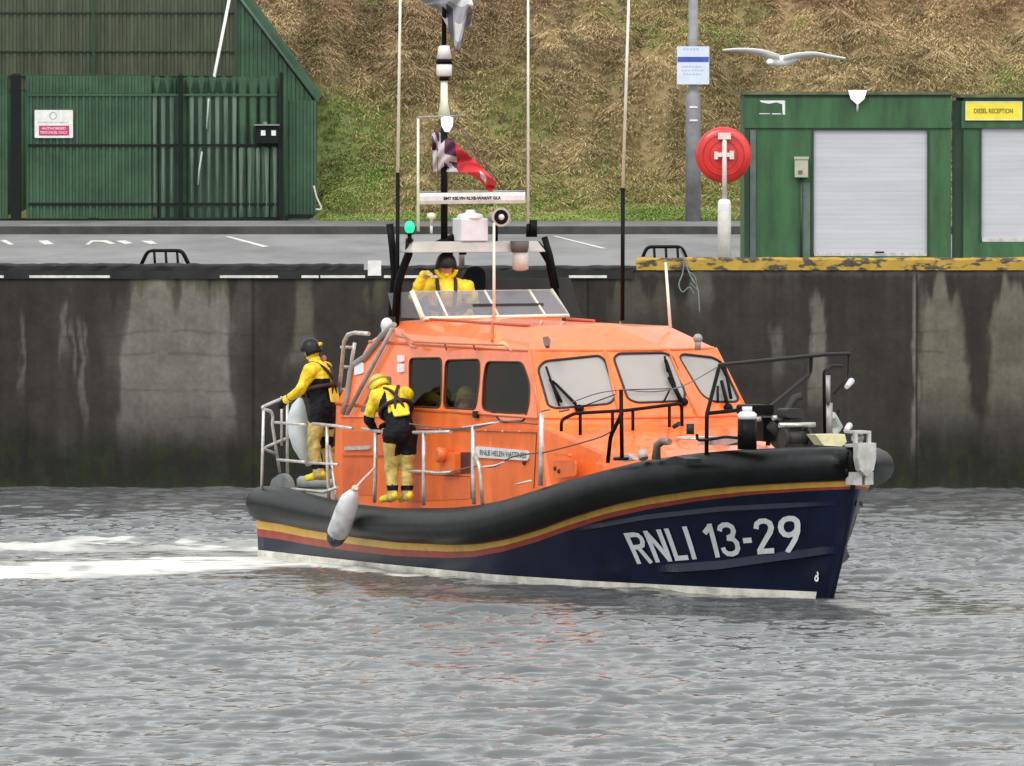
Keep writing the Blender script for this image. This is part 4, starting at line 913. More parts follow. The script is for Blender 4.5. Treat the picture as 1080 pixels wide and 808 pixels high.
# wipers
def wiper(key, pivot, pts):
    pts_, pl, r_ = WN[key]; n, k = outn(pl); o_ = lambda px, py, d=.05: bplane(px, py, n, k + d)
    mb = MB()
    for a_, b_, r0 in pts: mb.tube([o_(*a_), o_(*b_)], r0, 6)
    p = o_(*pivot, .03); mb.ell(p, (.06, .06, .05)); mb.tube([p - n * .06, p + n * .05], .03, 8); return mb.build('wiper', BLACK, boat)
wiper('f1', (611, 431), [((611, 431), (583, 402), .016), ((608, 426), (586, 404), .012), ((576, 387), (590, 428), .014), ((580, 400), (592, 424), .02), ((611, 430), (649, 416), .007)])
wiper('f2', (721, 424), [((719, 424), (706, 398), .03), ((711, 406), (702, 380), .024), ((701, 376), (704, 392), .015), ((706, 412), (700, 424), .012), ((708, 410), (660, 411), .006)])
wiper('f3', (768, 430), [((768, 430), (761, 402), .024), ((764, 384), (771, 420), .022), ((760, 385), (768, 400), .02), ((757, 408), (757, 424), .02)])
# trunk in front of the wheelhouse
def ring2(pts): return [np.array(p, float) for p in pts]
T0 = ring2([(7.6, -1.48, .6), (9.0, -1.28, .85), (10.25, -.85, 1.2), (10.75, -.35, 1.35), (10.75, .35, 1.35), (10.25, .85, 1.2), (9.0, 1.28, .85), (7.6, 1.48, .6)])
T1 = ring2([(7.4, -1.46, 1.98), (8.75, -1.20, 1.66), (9.9, -.80, 1.62), (10.5, -.32, 1.60), (10.5, .32, 1.60), (9.9, .80, 1.62), (8.75, 1.20, 1.66), (7.4, 1.46, 1.98)])
T2 = ring2([(7.7, -.9, 1.97), (8.8, -.85, 1.74), (9.7, -.6, 1.70), (10.2, -.25, 1.68), (10.2, .25, 1.68), (9.7, .6, 1.70), (8.8, .85, 1.74), (7.7, .9, 1.97)])
mb = MB(); vs = T0 + T1 + T2; fs = []
for i in range(7): fs += [(i, i + 1, i + 9, i + 8), (i + 8, i + 9, i + 17, i + 16)]
fs += [(16, 17, 18, 19), (19, 20, 23, 16), (20, 21, 22, 23)]
mb.add(vs, fs); tr = mb.build('foredeck_trunk', ORANGE, boat); bv = tr.modifiers.new('edge', 'BEVEL'); bv.width = .04; bv.segments = 2; bv.limit_method = 'ANGLE'; bv.angle_limit = R(14)
# escape hatch ring on the trunk
mb = MB(); mb.lathe([(.0, .07), (.30, .07), (.34, .03), (.34, -.03)], (9.35, -.15, 1.72)); ht = mb.build('hatch', ORANGE, boat)
mb = MB(); mb.tube([(9.35 + .3 * math.cos(a), -.15 + .3 * math.sin(a), 1.83) for a in np.linspace(0, 6.28, 20)[:-1]], .014, 6, closed=True); mb.build('hatch_rail', STEEL, ht)
# details on the lower side wall
sn, sk = outn(plane3(ringpt(0, 1, 1), ringpt(0, 2, 1), ringpt(1, 2, 1)))
def sp(px, py, off=.0): return bplane(px, py, sn, sk + off)
def spoly(pts, off, th, m, name, parent=boat, r_=0):
    P = [sp(px, py, off) for px, py in pts]; P = roundpoly(P, r_) if r_ else P; mb = MB(); mb.slab(P, sn, th); return mb.build(name, m, parent)
PANEL = mat('orange_panel', (.72, .14, .035), .42, var=.1, scale=3); RECESS = mat('shade_and_seam_dark', (.10, .018, .012), .7)  # dark tone shared by painted recess shade, fittings and seams
spoly([(430, 448), (567, 452), (567, 456), (430, 452)], .004, .02, ORANGE, 'moulded_ledge'); spoly([(362, 478), (430, 478), (430, 480.5), (362, 480.5)], .004, .03, PANEL, 'moulded_ledge')
spoly([(365, 471), (392, 470), (392, 474), (365, 475)], .004, .03, STEEL, 'grab_bar', r_=.02)
spoly([(486, 477), (497, 477), (497, 499), (486, 500)], .004, .004, RECESS, 'side_recess_shade'); spoly([(470, 478), (486, 477), (486, 499), (470, 500)], .006, .09, ORANGE, 'side_locker', r_=.03)  # the recess is a flat plate, its shade put into the colour
mb = MB(); p = sp(471, 480, .06); mb.lathe([(.02, 0), (.09, 0), (.10, .12), (.06, .14)], p, sn, 12); mb.build('orange_lamp', ORANGE, boat)
for px, py in ((553, 488), (586, 494), (590, 497)):
    mb = MB(); mb.ell(sp(px, py, .01), (.035, .03, .03)); mb.build('side_fitting', RECESS, boat)
spoly([(588, 478), (603, 479), (603, 482), (588, 481)], .004, .05, ORANGE, 'step_ledge', r_=.02)
spoly([(584, 486), (608, 486), (608, 502), (584, 505)], .002, .012, ORANGE, 'access_panel', r_=.04)
spoly([(432, 455), (432, 478), (362, 478), (362, 455)], .001, .004, PANEL, 'side_panel'); spoly([(432, 500), (497, 503), (497, 526), (432, 529)], .001, .008, PANEL, 'side_panel'); spoly([(362, 485), (394, 485), (394, 522), (362, 522)], .001, .006, PANEL, 'side_panel')
npl = spoly([(502.5, 470.5), (558.5, 475.5), (558.5, 486), (503, 482.5)], .006, .02, WHITE, 'name_plate', r_=.06)
a_ = sp(506, 480, .03); b_ = sp(555, 483.5, .03); c_ = sp(506, 473.5, .03); ux = b_ - a_; uz = c_ - a_
mb = MB(); plane_text(mb, 'RNLB HELEN HASTINGS', a_, ux / np.linalg.norm(ux), uz / np.linalg.norm(uz), np.linalg.norm(ux), np.linalg.norm(uz) * .9, bold=.02); mb.build('lettering', mat('plate_ink', (.10, .12, .15), .5), npl, recalc=False)
for pts in (((430, 452), (430, 529)), ((497, 503), (497, 526)), ((566, 457), (563, 515)), ((432, 500), (496, 503))):
    mb = MB(); mb.tube([sp(px, py, .004) for px, py in pts], .007, 5); mb.build('panel_seam', RECESS, boat)
for k, (px, py) in enumerate(((436, 452), (450, 452), (464, 453), (478, 453), (492, 453), (512, 454), (530, 455), (548, 455))):
    mb = MB(); mb.ell(sp(px, py, .026), (.012, .012, .012), None, 8, 6); mb.build('bolt', STEEL, boat)
# aft part of the side wall: grey panel, strut, coaming, lamp
s2n, s2k = outn(side_pl)
def sq(px, py, off=0): return bplane(px, py, s2n, s2k + off)
def qpoly(pts, off, th, m, name, r_=0):
    P = [sq(px, py, off) for px, py in pts]; P = roundpoly(P, r_) if r_ else P; mb = MB(); mb.slab(P, s2n, th); return mb.build(name, m, boat)
AFTX = 1.0
qpoly([(359, 440), (375, 388), (386, 377), (415, 341), (424, 374), (424, 440)], -.02, .016, ORANGE, 'aft_cheek')
qpoly([(380, 434), (398, 398), (412, 397), (412, 434)], .004, .01, mat('grey_panel', (.10, .10, .10), .5), 'grey_panel', .04)
mb = MB(); mb.tube([sq(414, 346, .06), sq(366, 437, .06)], .028, 8); mb.build('side_strut', GREYT, boat)
mb = MB(); mb.tube([sq(px, py, .02) for px, py in ((416, 342), (405, 352), (386, 376), (374, 384), (370, 392), (366, 420), (361, 437))], [.035, .045, .045, .042, .042, .038, .03], 8); mb.build('aft_coaming', mat('coaming_grey', (.30, .26, .24), .55), boat)
qpoly([(375, 384), (384, 382), (384, 394), (375, 396)], .004, .02, PLASTIC, 'deck_light', .03)
qpoly([(421, 375), (427, 375), (427, 382), (421, 382)], .004, .03, PLASTIC, 'fitting', .03); qpoly([(421, 384), (427, 384), (427, 393), (421, 393)], .004, .03, PLASTIC, 'fitting', .03)
qpoly([(500.5, 434), (505, 434), (505, 441), (500.5, 441)], .004, .03, BLACK, 'latch')
mb = MB(); mb.tube(fillet([sq(px, py, .10) for px, py in ((418, 354), (428, 356), (434, 366), (440, 366))], .05), .02, 8); mb.tube(fillet([sq(px, py, .16) for px, py in ((424, 352), (436, 360), (470, 362), (532, 364), (540, 371))], .05), .014, 6)
for px in (469, 499): mb.tube([sq(px, 362.5, .16), sq(px + 2, 369, .02)], .012, 6)
mb.build('roof_handrail', mat('rail_salmon', (.55, .22, .12), .5), boat)
# ladder hoop at the aft end of the house (beyond the strut)
mb = MB(); P = [(358, 414), (359, 400), (363, 360), (367, 353), (374, 351), (389, 352)]; mb.tube([by(px, py, -1.1) for px, py in P], .028, 8); mb.tube([by(px, py, -.75) for px, py in [(369, 414), (371, 380), (374, 362)]], .026, 8)
for py in (366, 387, 411): mb.tube([by(360, py, -1.1), by(371, py + .5, -.75)], .02, 8)
mb.build('aft_ladder', STEEL, boat)
# roof fittings
mb = MB(); p = bz(408, 343, 3.0); mb.ell(p, (.10, .08, .10)); mb.tube([p, p + [0, -.05, -.16]], .05, 8); mb.build('roof_camera', PLASTIC, boat)
mb = MB(); p = bz(736, 357, 3.0); mb.ell(p, (.06, .06, .06)); mb.tube([p, p - [0, 0, .15]], .04, 8); mb.build('roof_lamp', GREYT, boat)
n_, k_ = outn(plane3(ringpt(2, 1, 1), ringpt(2, 2, 1), ringpt(3, 2, 1)))
def rp(px, py, off=0): return bplane(px, py, n_, k_ + off)
mb = MB(); mb.slab(roundpoly([rp(px, py, .01) for px, py in ((574, 358), (581, 357), (580, 367), (576, 368))], .05), n_, .04); mb.build('roof_vent', mat('vent_brown', (.16, .07, .06), .5), boat)
mb = MB(); mb.tube([(6.0, -.9, 3.15), (3.1, -.95, 3.17)], .018, 6); mb.tube([(6.0, .0, 3.2), (5.2, 0, 3.21)], .018, 6); mb.tube([rp(519, 341, .01), rp(519, 360, .01)], .016, 6); mb.tube([bz(654, 340, 3.16), bz(654, 365, 2.9)], .014, 6); mb.build('roof_seam', mat('seam', (.5, .12, .05), .6), boat)

# --- upper steering position
XS = 3.0
def fx(px, py, x=XS): return bx(px, py, x)
corners = [fx(446, 336), fx(600, 333), fx(591, 306), fx(444, 308)]
mb = MB(); e = np.array([-.28, 0, .0])
fr = [corners[0], corners[1], corners[2] + e, corners[3] + e]
mb.tube([fr[0], fr[1], fr[2]], .026, 8); mb.tube([fr[0], fr[3]], .035, 8); mb.tube([fr[3], fr[2]], .006, 6)
for t in (.17, .52, .84): mb.tube([fr[0] * (1 - t) + fr[1] * t, fr[3] * (1 - t) + fr[2] * t], .018, 8)
wf = mb.build('windscreen_frame', CREAM, boat)
mb = MB(); n0, k0 = plane3(fr[0], fr[1], fr[2]); mb.slab(fr, n0, .008); mb.build('windscreen', GLASS_C, wf)
mb = MB(); s1 = [fr[0], fr[3], fr[3] + [-.75, 0, -.03], fr[0] + [-.9, 0, .0]]; n1_, _k = plane3(*s1[:3]); mb.slab(s1, n1_, .008); mb.build('side_screen', GLASS_C, wf); mb = MB()
s2_ = [fr[1], fr[2], fr[2] + [-.75, 0, -.03], fr[1] + [-.9, 0, .0]]; n1_, _k = plane3(*s2_[:3]); mb.slab(s2_, n1_, .008); mb.build('side_screen', GLASS_C, wf)
# coaming box round the helm
mb = MB(); mb.box((2.90, -.93, 3.12), (3.08, .93, 3.17)); mb.build('helm_coaming', ORANGE, boat)
mb = MB(); mb.box((2.62, -.25, 3.12), (2.9, .75, 3.36)); mb.build('helm_console', mat('console_black', (.02, .02, .022), .5), boat)
# seat back behind the helmsman
mb = MB(); P = [bx(px, py, 1.8) for px, py in ((484, 292), (490, 281), (502, 281), (508, 286), (508, 318), (484, 318))]; mb.slab(roundpoly(P, .08), (1, 0, 0), .12); mb.build('helm_seat', BLACK, boat)
mb = MB(); P = [bx(px, py, 1.6) for px, py in ((497, 295), (600, 293), (612, 335), (497, 335))]; mb.slab(P, (1, 0, 0), .05); mb.build('seat_bulkhead', mat('bulkhead_dark', (.025, .025, .025), .6), boat)
# arch legs and platform
ZP = 4.06
mb = MB(); a_ = [bx(px, py, 2.7) for px, py in ((433, 257.5), (575, 254.5), (569, 243), (440, 243.5))]
yl, yr = a_[0][1], a_[1][1]
P2 = [(2.75, yl, ZP - .04), (2.75, yr, ZP - .04), (2.62, yr - .06, ZP + .10), (2.62, yl + .06, ZP + .10)]
vs = P2 + [(2.25, yl + .03, ZP - .04), (2.25, yr - .03, ZP - .04), (2.32, yr - .1, ZP + .10), (2.32, yl + .1, ZP + .10)]
mb.add(vs, [(0, 1, 2, 3), (4, 7, 6, 5), (0, 4, 5, 1), (3, 2, 6, 7), (0, 3, 7, 4), (1, 5, 6, 2)]); pf = mb.build('radar_platform', PLATF, boat); bv = pf.modifiers.new('edge', 'BEVEL'); bv.width = .02; bv.segments = 2
def leg(pts, r0, x0, x1, m=BLACK, name='arch_leg', parent=boat):
    mb = MB(); n = len(pts); mb.tube([bx(px, py, x0 + (x1 - x0) * i / (n - 1)) for i, (px, py) in enumerate(pts)], r0, 8); return mb.build(name, m, parent)
leg([(432, 252), (431, 268), (424, 286), (420, 300), (417, 334)], .055, 2.5, 2.3); leg([(411, 236), (414, 262), (416, 290), (413, 334)], .05, 2.0, 2.0)
leg([(566, 257), (572, 264), (579, 276), (584, 300), (588, 322)], .05, 2.0, 2.0); leg([(574, 250), (580, 270), (587, 305)], .045, 2.6, 2.7); leg([(562, 232), (562, 250)], .06, 2.3, 2.3, name='aerial_mount')
leg([(470, 257), (470, 280), (466, 296)], .06, 1.7, 1.7, GREYT, 'mast_strut'); leg([(487, 257), (487, 281)], .04, 1.7, 1.7, GREYT, 'mast_strut'); leg([(472, 256), (476, 262), (476, 270), (470, 273)], .025, 2.3, 2.3)
mb = MB(); p = bx(488, 263, 2.2); mb.tube([p + [0, 0, .06], p - [0, 0, .07]], .05, 10); mb.build('under_lamp', BLACK, boat)
# searchlight / camera drum under the platform
p = bx(548, 261.5, 2.78); mb = MB(); mb.lathe([(.125, .09), (.12, .0), (.10, -.06)], p, (0, 0, 1), 20); dr = mb.build('camera_mount', mat('drum_brown', (.10, .085, .08), .5), boat)
p2 = bx(549, 276, 2.78); mb = MB(); mb.lathe([(.10, .11), (.11, .0), (.105, -.10), (.05, -.12)], p2, (0, 0, 1), 20); mb.build('camera_head', mat('cam_pale', (.55, .48, .42), .4), dr)
# radar
p = bx(496, 231, 2.5); mb = MB(); mb.box((p[0] - .15, p[1] - .19, ZP + .10), (p[0] + .15, p[1] + .19, ZP + .40)); mb.lathe([(.18, 0), (.16, .06), (.06, .08), (.06, .12)], (p[0], p[1], ZP + .39)); gb = mb.build('radar_gearbox', PLASTIC, boat); bv = gb.modifiers.new('edge', 'BEVEL'); bv.width = .03; bv.segments = 3
aL, aR = at_y(440, 209.5, W(*p)[1]), at_y(554, 208.5, W(*p)[1]); lL, lR = L(aL), L(aR); d_ = (lR - lL) / np.linalg.norm(lR - lL); nn = np.cross(d_, AZ)
if nn[0] < 0: nn = -nn
mb = MB(); hh = .072; vs = []
for q in (lL, lR):
    for a_, b_ in ((-.07, -hh), (.05, -hh), (.07, -hh * .4), (.07, hh * .4), (.05, hh), (-.07, hh)): vs.append(q + nn * a_ + AZ * b_)
mb.add(vs, [(k, (k + 1) % 6, 6 + (k + 1) % 6, 6 + k) for k in range(6)] + [(0, 1, 2, 3, 4, 5), (6, 7, 8, 9, 10, 11)]); rs_ = mb.build('radar_scanner', WHITE, gb)
ux = d_; a_ = lL + d_ * (.245 * np.linalg.norm(lR - lL)) + nn * .0715 - AZ * .022
mb = MB(); plane_text(mb, 'BMT KELVIN RLXB-WARNT GLA', a_, ux, AZ, .53 * np.linalg.norm(lR - lL), .042, bold=.05); mb.build('lettering', BLACK, rs_, recalc=False)
mb = MB(); mb.box((0, 0, 0), (.03, .03, .03)) if 0 else mb.tube([lL + AZ * .085 + d_ * .02, lR + AZ * .085], .012, 6); mb.build('scanner_top_trim', GREYT, rs_)
# horn
p = bx(528, 229, 2.75); q = bx(516, 231, 2.1); dirv = L(CC) - p; dirv /= np.linalg.norm(dirv); dirv = dirv * .93 + np.array([.1, .28, 0]); dirv /= np.linalg.norm(dirv)
mb = MB(); mb.tube([p - dirv * .34, p - dirv * .12, p - dirv * .05, p + dirv * .02], [.07, .075, .10, .125], 20, cap=True); hn = mb.build('horn', mat('horn_beige', (.50, .46, .40), .5), boat)
mb = MB(); mb.tube([p + dirv * .021, p + dirv * .024], .095, 20); mb.build('horn_mouth', BLACK, hn); mb = MB(); mb.ell(p + dirv * .03, (.04, .04, .04)); mb.build('horn_centre', WHITE, hn)
mb = MB(); mb.tube([p - dirv * .2, (p - dirv * .2) * [1, 1, 0] + [0, 0, ZP + .08]], .03, 8); mb.build('horn_bracket', BLACK, hn)
mb = MB(); p = bx(455, 230, 2.3); mb.lathe([(.02, -.10), (.02, -.02), (.055, 0), (.06, .05), (.02, .07)], p); mb.tube([p - [0, 0, .2], p - [0, 0, .08]], .02, 8); mb.build('gps_dome', CREAM, boat)
# green sidelight
p = bx(432, 240, 2.6); mb = MB(); mb.lathe([(.06, -.09), (.06, -.07), (.02, -.08)], p); mb.tube([p - [0, 0, .08], p - [0, 0, .2]], .03, 8); sl = mb.build('starboard_lamp', BLACK, boat)
mb = MB(); mb.ell(p, (.065, .065, .085)); mb.build('lens', emis('green_lamp', (.01, .55, .20), 1.0), sl)
gl = bpy.data.lights.new('lamp_glow', 'POINT'); gl.energy = .4; gl.color = (.1, 1, .5); gl.shadow_soft_size = .07; go = bpy.data.objects.new('lamp_glow', gl); COL.objects.link(go); go.parent = boat; go.location = p + np.array([.12, -.12, .05])
# mast
p = bx(468.5, 238, 2.36); X0 = p[0]; Y0 = p[1]; yz = lambda py: bx(468.5, py, 2.36)[2]
mb = MB(); mb.tube([(X0, Y0, ZP + .05), (X0, Y0, yz(125))], .045, 10); mb.tube([(X0, Y0 - .15, ZP + .03), (X0, Y0 + .15, ZP + .15)], .06, 8); ms = mb.build('mast', BLACK, boat)
mb = MB(); mb.tube([(X0, Y0, yz(122)), (X0, Y0, yz(108)), (X0, Y0, yz(85))], [.085, .05, .045], 14); mb.build('mast_cone', CREAM, boat)
mb = MB(); mb.tube([(X0, Y0, yz(85)), (X0, Y0, yz(81))], .065, 14); mb.tube([(X0, Y0, yz(67.5)), (X0, Y0, yz(62.5))], .104, 16); mb.build('mast_collar', BLACK, boat)
mb = MB(); mb.tube([(X0, Y0, yz(80.5)), (X0, Y0, yz(79)), (X0, Y0, yz(68))], [.08, .1, .1], 16); mb.tube([(X0, Y0, yz(62)), (X0, Y0, yz(49)), (X0, Y0, yz(48))], [.1, .07, .05], 16); mb.build('beacon', WHITE, boat)
mb = MB(); mb.tube([(X0, Y0, yz(48)), (X0, Y0, yz(-20))], .03, 10); mb.build('topmast', BLACK, boat)
mb = MB(); mb.tube([(X0, Y0, yz(122)), (X0, Y0, yz(124))], .12, 14); mb.tube([bx(440, 124, 2.36), bx(490, 122, 2.36)], .014, 6); mb.build('spreader', GREYT, boat)
mb = MB(); q = bx(471.5, 131, 2.46); mb.lathe([(.03, -.10), (.075, -.02), (.08, .08), (.03, .1)], q); mb.build('masthead_lamp', emis('mast_lamp', (1, 1, 1), .5), boat)
mb = MB(); mb.tube([bx(484, 133, 2.36), bx(533, 202, 2.36)], .010, 6); mb.tube([(X0, Y0 + .02, yz(124)), bx(484, 133, 2.36)], .008, 6); mb.tube([bx(461, 150, 2.36), bx(462, 205, 2.36)], .007, 6); mb.build('mast_stay', WIRE, boat)
# whip aerials
def whip(px, y_or_x, pybot, pysplit, pytop, axis=1, r0=.019, lean=0, base=None, pl=None):
    f_ = (lambda px, py: bl(px, py, axis, y_or_x)); g_ = bpy.data.objects.new('x', None) if 0 else None
    mb = MB()
    if pysplit: mb.tube([f_(px, pysplit), f_(px + lean, pytop)], [r0, r0 * .8], 8)
    if pysplit < pybot:
        o = mb.build('whip_aerial', CREAM, boat); mb = MB(); mb.tube([f_(px - .5, pybot), f_(px, pysplit + .3)], r0 * 1.25, 8); mb.build('aerial_base', BLACK, o)
    else: mb.build('whip_aerial', CREAM, boat)
whip(419.5, -1.05, 372, 182, -60, lean=3.5, r0=.022); whip(657, .9, 338, 198, -60, lean=8, r0=.022); whip(557, 2.3, 250, 236, -60, axis=0, r0=.02, lean=0)
whip(441, 2.5, 244, 244, 125, axis=0, r0=.021); whip(521, 3.06, 335, 335, 235, axis=0, r0=.022); whip(707, .9, 346, 346, 277, lean=-5, r0=.022)

# --- deck rails, starboard quarter: stainless
def rail(pts, fn, r_=.020, m=STEEL, name='rail', fil=.07, parent=None):
    mb = MB(); mb.tube(fillet([fn(px, py) for px, py in pts], fil), r_, 8); return mb.build(name, m, parent or boat)
fq = lambda px, py: by(px, py, -1.92)                               # along the starboard side
fst = lambda px, py: bx(px, py, .08)                                # across the stern
def onto(px, y=-1.92): pass
rail([(295, 498), (287, 447), (288, 440), (286, 434), (275, 430), (310, 415), (322, 410)], lambda px, py: bplane(px, py, (.9, .43, 0), -.75 if 0 else .9 * .1 - .43 * 1.9), .022, name='stern_rail')
pl0 = ((.9, .43, 0), .9 * .1 - .43 * 1.9)
fs0 = lambda px, py: bplane(px, py, *pl0)
rail([(276, 515), (278, 431)], fs0, .022, name='stern_post'); rail([(303, 420), (303, 500)], lambda px, py: bx(px, py, .05), .022, name='stern_post'); rail([(297, 418), (297, 470)], lambda px, py: bx(px, py, .0), .018, name='stern_post')
rail([(292, 479), (277, 473), (310, 459), (326, 445)], fs0, .020, name='stern_rail'); rail([(290, 445.5), (322, 448)], fq, .018); rail([(293, 485), (322, 487.5)], fq, .020)
rail([(330, 447), (352, 449), (372, 452)], fq, .021); rail([(345, 449), (345, 483), (347, 527)], fq, .024, name='stanchion'); rail([(347, 470), (353, 512), (355, 528)], lambda px, py: by(px, py, -1.85), .022, name='stanchion')
rail([(326, 488), (357, 490)], fq, .018); rail([(308, 516), (342, 519), (356, 514)], fq, .022)
rail([(382, 452), (400, 455), (410, 455)], fq, .021); rail([(396, 456), (396, 500), (395, 530)], fq, .027, name='stanchion'); rail([(436, 456), (475, 455.5)], fq, .021)
rail([(447, 457), (447, 500), (447, 533)], fq, .026, name='stanchion'); rail([(432, 497), (444, 497), (462, 499), (476, 498)], fq, .018)
rail([(499, 449), (499, 500), (500, 532)], fq, .030, name='stanchion'); rail([(501, 480), (506, 492), (509, 532)], fq, .026, name='stanchion'); rail([(571, 436), (571, 480), (570, 512)], fq, .032, name='stanchion'); rail([(571, 480), (569, 512)], lambda px, py: by(px, py, -1.85), .02, name='stanchion')
wires = MB()
for pts in (((432, 447), (470, 452), (499, 450), (527, 445)), ((476, 453), (500, 452), (520, 446), (527, 444), (567, 447.5)), ((476, 498), (500, 492), (522, 492), (540, 482), (571, 477)), ((571, 434), (580, 432)), ((571, 478), (610, 468), (640, 458), (654, 445))):
    f_ = lambda px, py: by(px, py, -1.92 if px < 575 else -1.92 + (px - 575) * .0035); wires.tube(smoothline([f_(*p) for p in pts], 4), .010, 6)
wires.build('guard_wire', WIRE, boat)
w2 = MB(); w2.tube([fq(px, py) for px, py in ((488, 451), (527, 445))], .013, 6); w2.tube(smoothline([fq(px, py) for px, py in ((504, 493), (522, 491), (532, 487))]), .012, 6); w2.tube([fq(px, py) for px, py in ((544, 511), (560, 507))], .012, 6); w2.build('white_line', WHITE, boat)
# black guard rails forward
f2_ = lambda px, py: by(px, py, -1.68)
rail([(655, 411), (656, 484)], f2_, .026, MAROON, 'guard_post'); rail([(656, 436), (644, 460), (641, 488)], f2_, .026, MAROON, 'guard_post'); rail([(648, 484), (662, 484)], f2_, .02, MAROON, 'guard_foot')
f3_ = lambda px, py: bplane(px, py, (.94, .34, 0), .94 * 8.35 + .34 * -.7)
gr_ = rail([(592, 455), (592, 443), (606, 436), (660, 433), (719, 425.5), (719.5, 472)], f3_, .022, MAROON, 'front_guard_rail')
for px, a_, b_ in ((612, 437, 459), (646, 434, 454), (667.5, 432, 473), (706, 427.5, 466)): rail([(px, a_), (px, b_)], f3_, .021, MAROON, 'guard_post')
rail([(590, 434), (600, 432)], f3_, .014, WIRE)
# bow rail (starboard) in the vertical plane along the bow
pb = ((.62, .78, 0), .62 * 11.5 + .78 * -1.1); f4 = lambda px, py: bplane(px, py, *pb)
RB = mat('bow_rail_black', (.005, .005, .005), .5, spec=.12)
rail([(745, 500), (745.5, 437), (759, 385), (800, 381), (870, 374), (896, 373)], f4, .026, RB, 'bow_rail', .05)
rail([(747, 436), (812, 429), (855, 394), (855.5, 375.5)], f4, .024, RB, 'bow_rail', .10); rail([(810, 430), (810, 470)], f4, .030, RB, 'bow_post')
rail([(895, 374), (894, 398), (880, 415)], lambda px, py: f4(px, py) + [0, .0, 0], .012, RB, 'bow_stay'); rail([(870, 470), (869, 392), (876, 386), (888, 386)], f4, .022, RB, 'bow_post'); rail([(884, 470), (884, 432)], f4, .018, RB, 'bow_post')
mb = MB(); mb.tube([f4(874, 468), f4(874, 425)], .05, 10); mb.tube([f4(873, 425), f4(873, 396)], .035, 10); mb.build('bow_staff', mat('staff_grey', (.36, .35, .34), .4, metal=.4), boat)
mb = MB(); mb.tube([f4(893, 408), f4(898, 402)], [.03, .045], 8); mb.tube([f4(892, 454), f4(896, 449)], [.03, .045], 8); mb.build('bow_lamp', PLASTIC, boat)
mb = MB(); mb.tube([f4(878, 438), f4(882, 450), f4(878, 460)], [.05, .09, .05], 10); mb.build('bow_float', mat('float_pale', (.40, .44, .40), .5), boat)
# wires from the house to the bow rail
mb = MB(); mb.tube(smoothline([by(655, 411, -1.68), by(690, 413, -1.5), by(720, 407, -1.35), f4(757, 387)]), .008, 6); mb.tube(smoothline([by(604, 424, -1.72), by(630, 415, -1.7), by(655, 411, -1.68)]), .007, 6); mb.build('guard_wire', mat('wire_grey', (.2, .16, .15), .6), boat)
# foredeck gear
p = by(788, 474, -1.05)
hz_ = .36
mb = MB(); mb.tube([p, p + [0, 0, hz_]], .115, 18); cy = mb.build('liferaft_canister', BLACK, boat)
mb = MB(); mb.lathe([(.115, hz_ + .002), (.115, hz_ + .06), (.08, hz_ + .09)], p); mb.lathe([(.06, hz_ + .09), (.06, hz_ + .15)], p); mb.build('canister_cap', PLASTIC, cy)
def gear(px0, px1, py0, py1, x, y, m, name, dep=.3, r_=.04):
    a_ = bx(px0, py1, x); b_ = bx(px1, py0, x); mb = MB(); mb.slab(roundpoly([(x, a_[1], a_[2]), (x, b_[1], a_[2]), (x, b_[1], b_[2]), (x, a_[1], b_[2])], r_), (-1, 0, 0), dep); return mb.build(name, m, boat)
WG = mat('winch_grey', (.03, .028, .027), .55, spec=.3)
gear(830, 848, 431, 441, 11.9, 0, WG, 'winch_top', .28); mb = MB(); p = bx(839, 450, 11.9); mb.tube([p - [0, .22, -.02], p + [0, .26, .02]], .03, 12); mb.build('winch_shaft', STEEL, boat)
mb = MB(); p = bx(839, 462, 11.9)
mb.tube([p - [0, .18, 0], p - [0, .14, 0]], .12, 18); mb.tube([p + [0, .14, 0], p + [0, .18, 0]], .12, 18); mb.tube([p - [0, .14, 0], p + [0, .14, 0]], .08, 18); mb.build('winch_drum', WG, boat)
gear(833, 846, 441, 463, 11.85, 0, WG, 'winch_post', .2); gear(792, 816, 427, 438, 11.4, 0, BLACK, 'foredeck_gear', .4); gear(805, 826, 440, 466, 11.3, 0, BLACK, 'foredeck_gear', .3)
mb = MB(); mb.tube([bx(px, py, 11.5) for px, py in ((822, 466), (826, 440), (838, 420), (845, 418))], .05, 8); mb.tube([bx(px, py, 11.5) for px, py in ((812, 448), (828, 462))], .06, 8); mb.build('anchor_arm', WG, boat)
mb = MB(); mb.tube([bx(px, py, 11.6) for px, py in ((790, 443), (802, 442))], .03, 8); mb.tube([bx(px, py, 11.6) for px, py in ((815, 441), (824, 440))], .03, 8); mb.build('deck_cleat', STEEL, boat)
mb = MB(); P = [bx(px, py, 12.4) for px, py in ((860, 458.5), (891, 458), (893, 466), (888, 471), (869, 470))]; mb.slab(P, (-1, 0, 0), .25); mb.build('bow_locker', mat('bow_cream', (.70, .66, .38), .5), boat)
mb = MB(); P = [by(px, py, -1.1) for px, py in ((735, 462), (780, 459), (782, 465), (765, 470), (737, 469))]; mb.slab(P, (0, 1, 0), .2); mb.build('hose_tray', mat('tray_pink', (.66, .42, .36), .5), boat)
mb = MB(); mb.tube(smoothline([by(px, py, -1.2) for px, py in ((735, 458), (737, 464), (752, 463), (765, 461), (778, 462))]), .018, 6); mb.build('hose', MAROON, boat)
mb = MB(); mb.tube([by(728, 458, -1.1), by(728, 447, -1.1)], .05, 8); mb.build('deck_fitting', WG, boat); mb = MB(); mb.tube([by(711, 450, -1.1), by(716, 447, -1.1)], .03, 8); mb.build('deck_fitting', WG, boat)
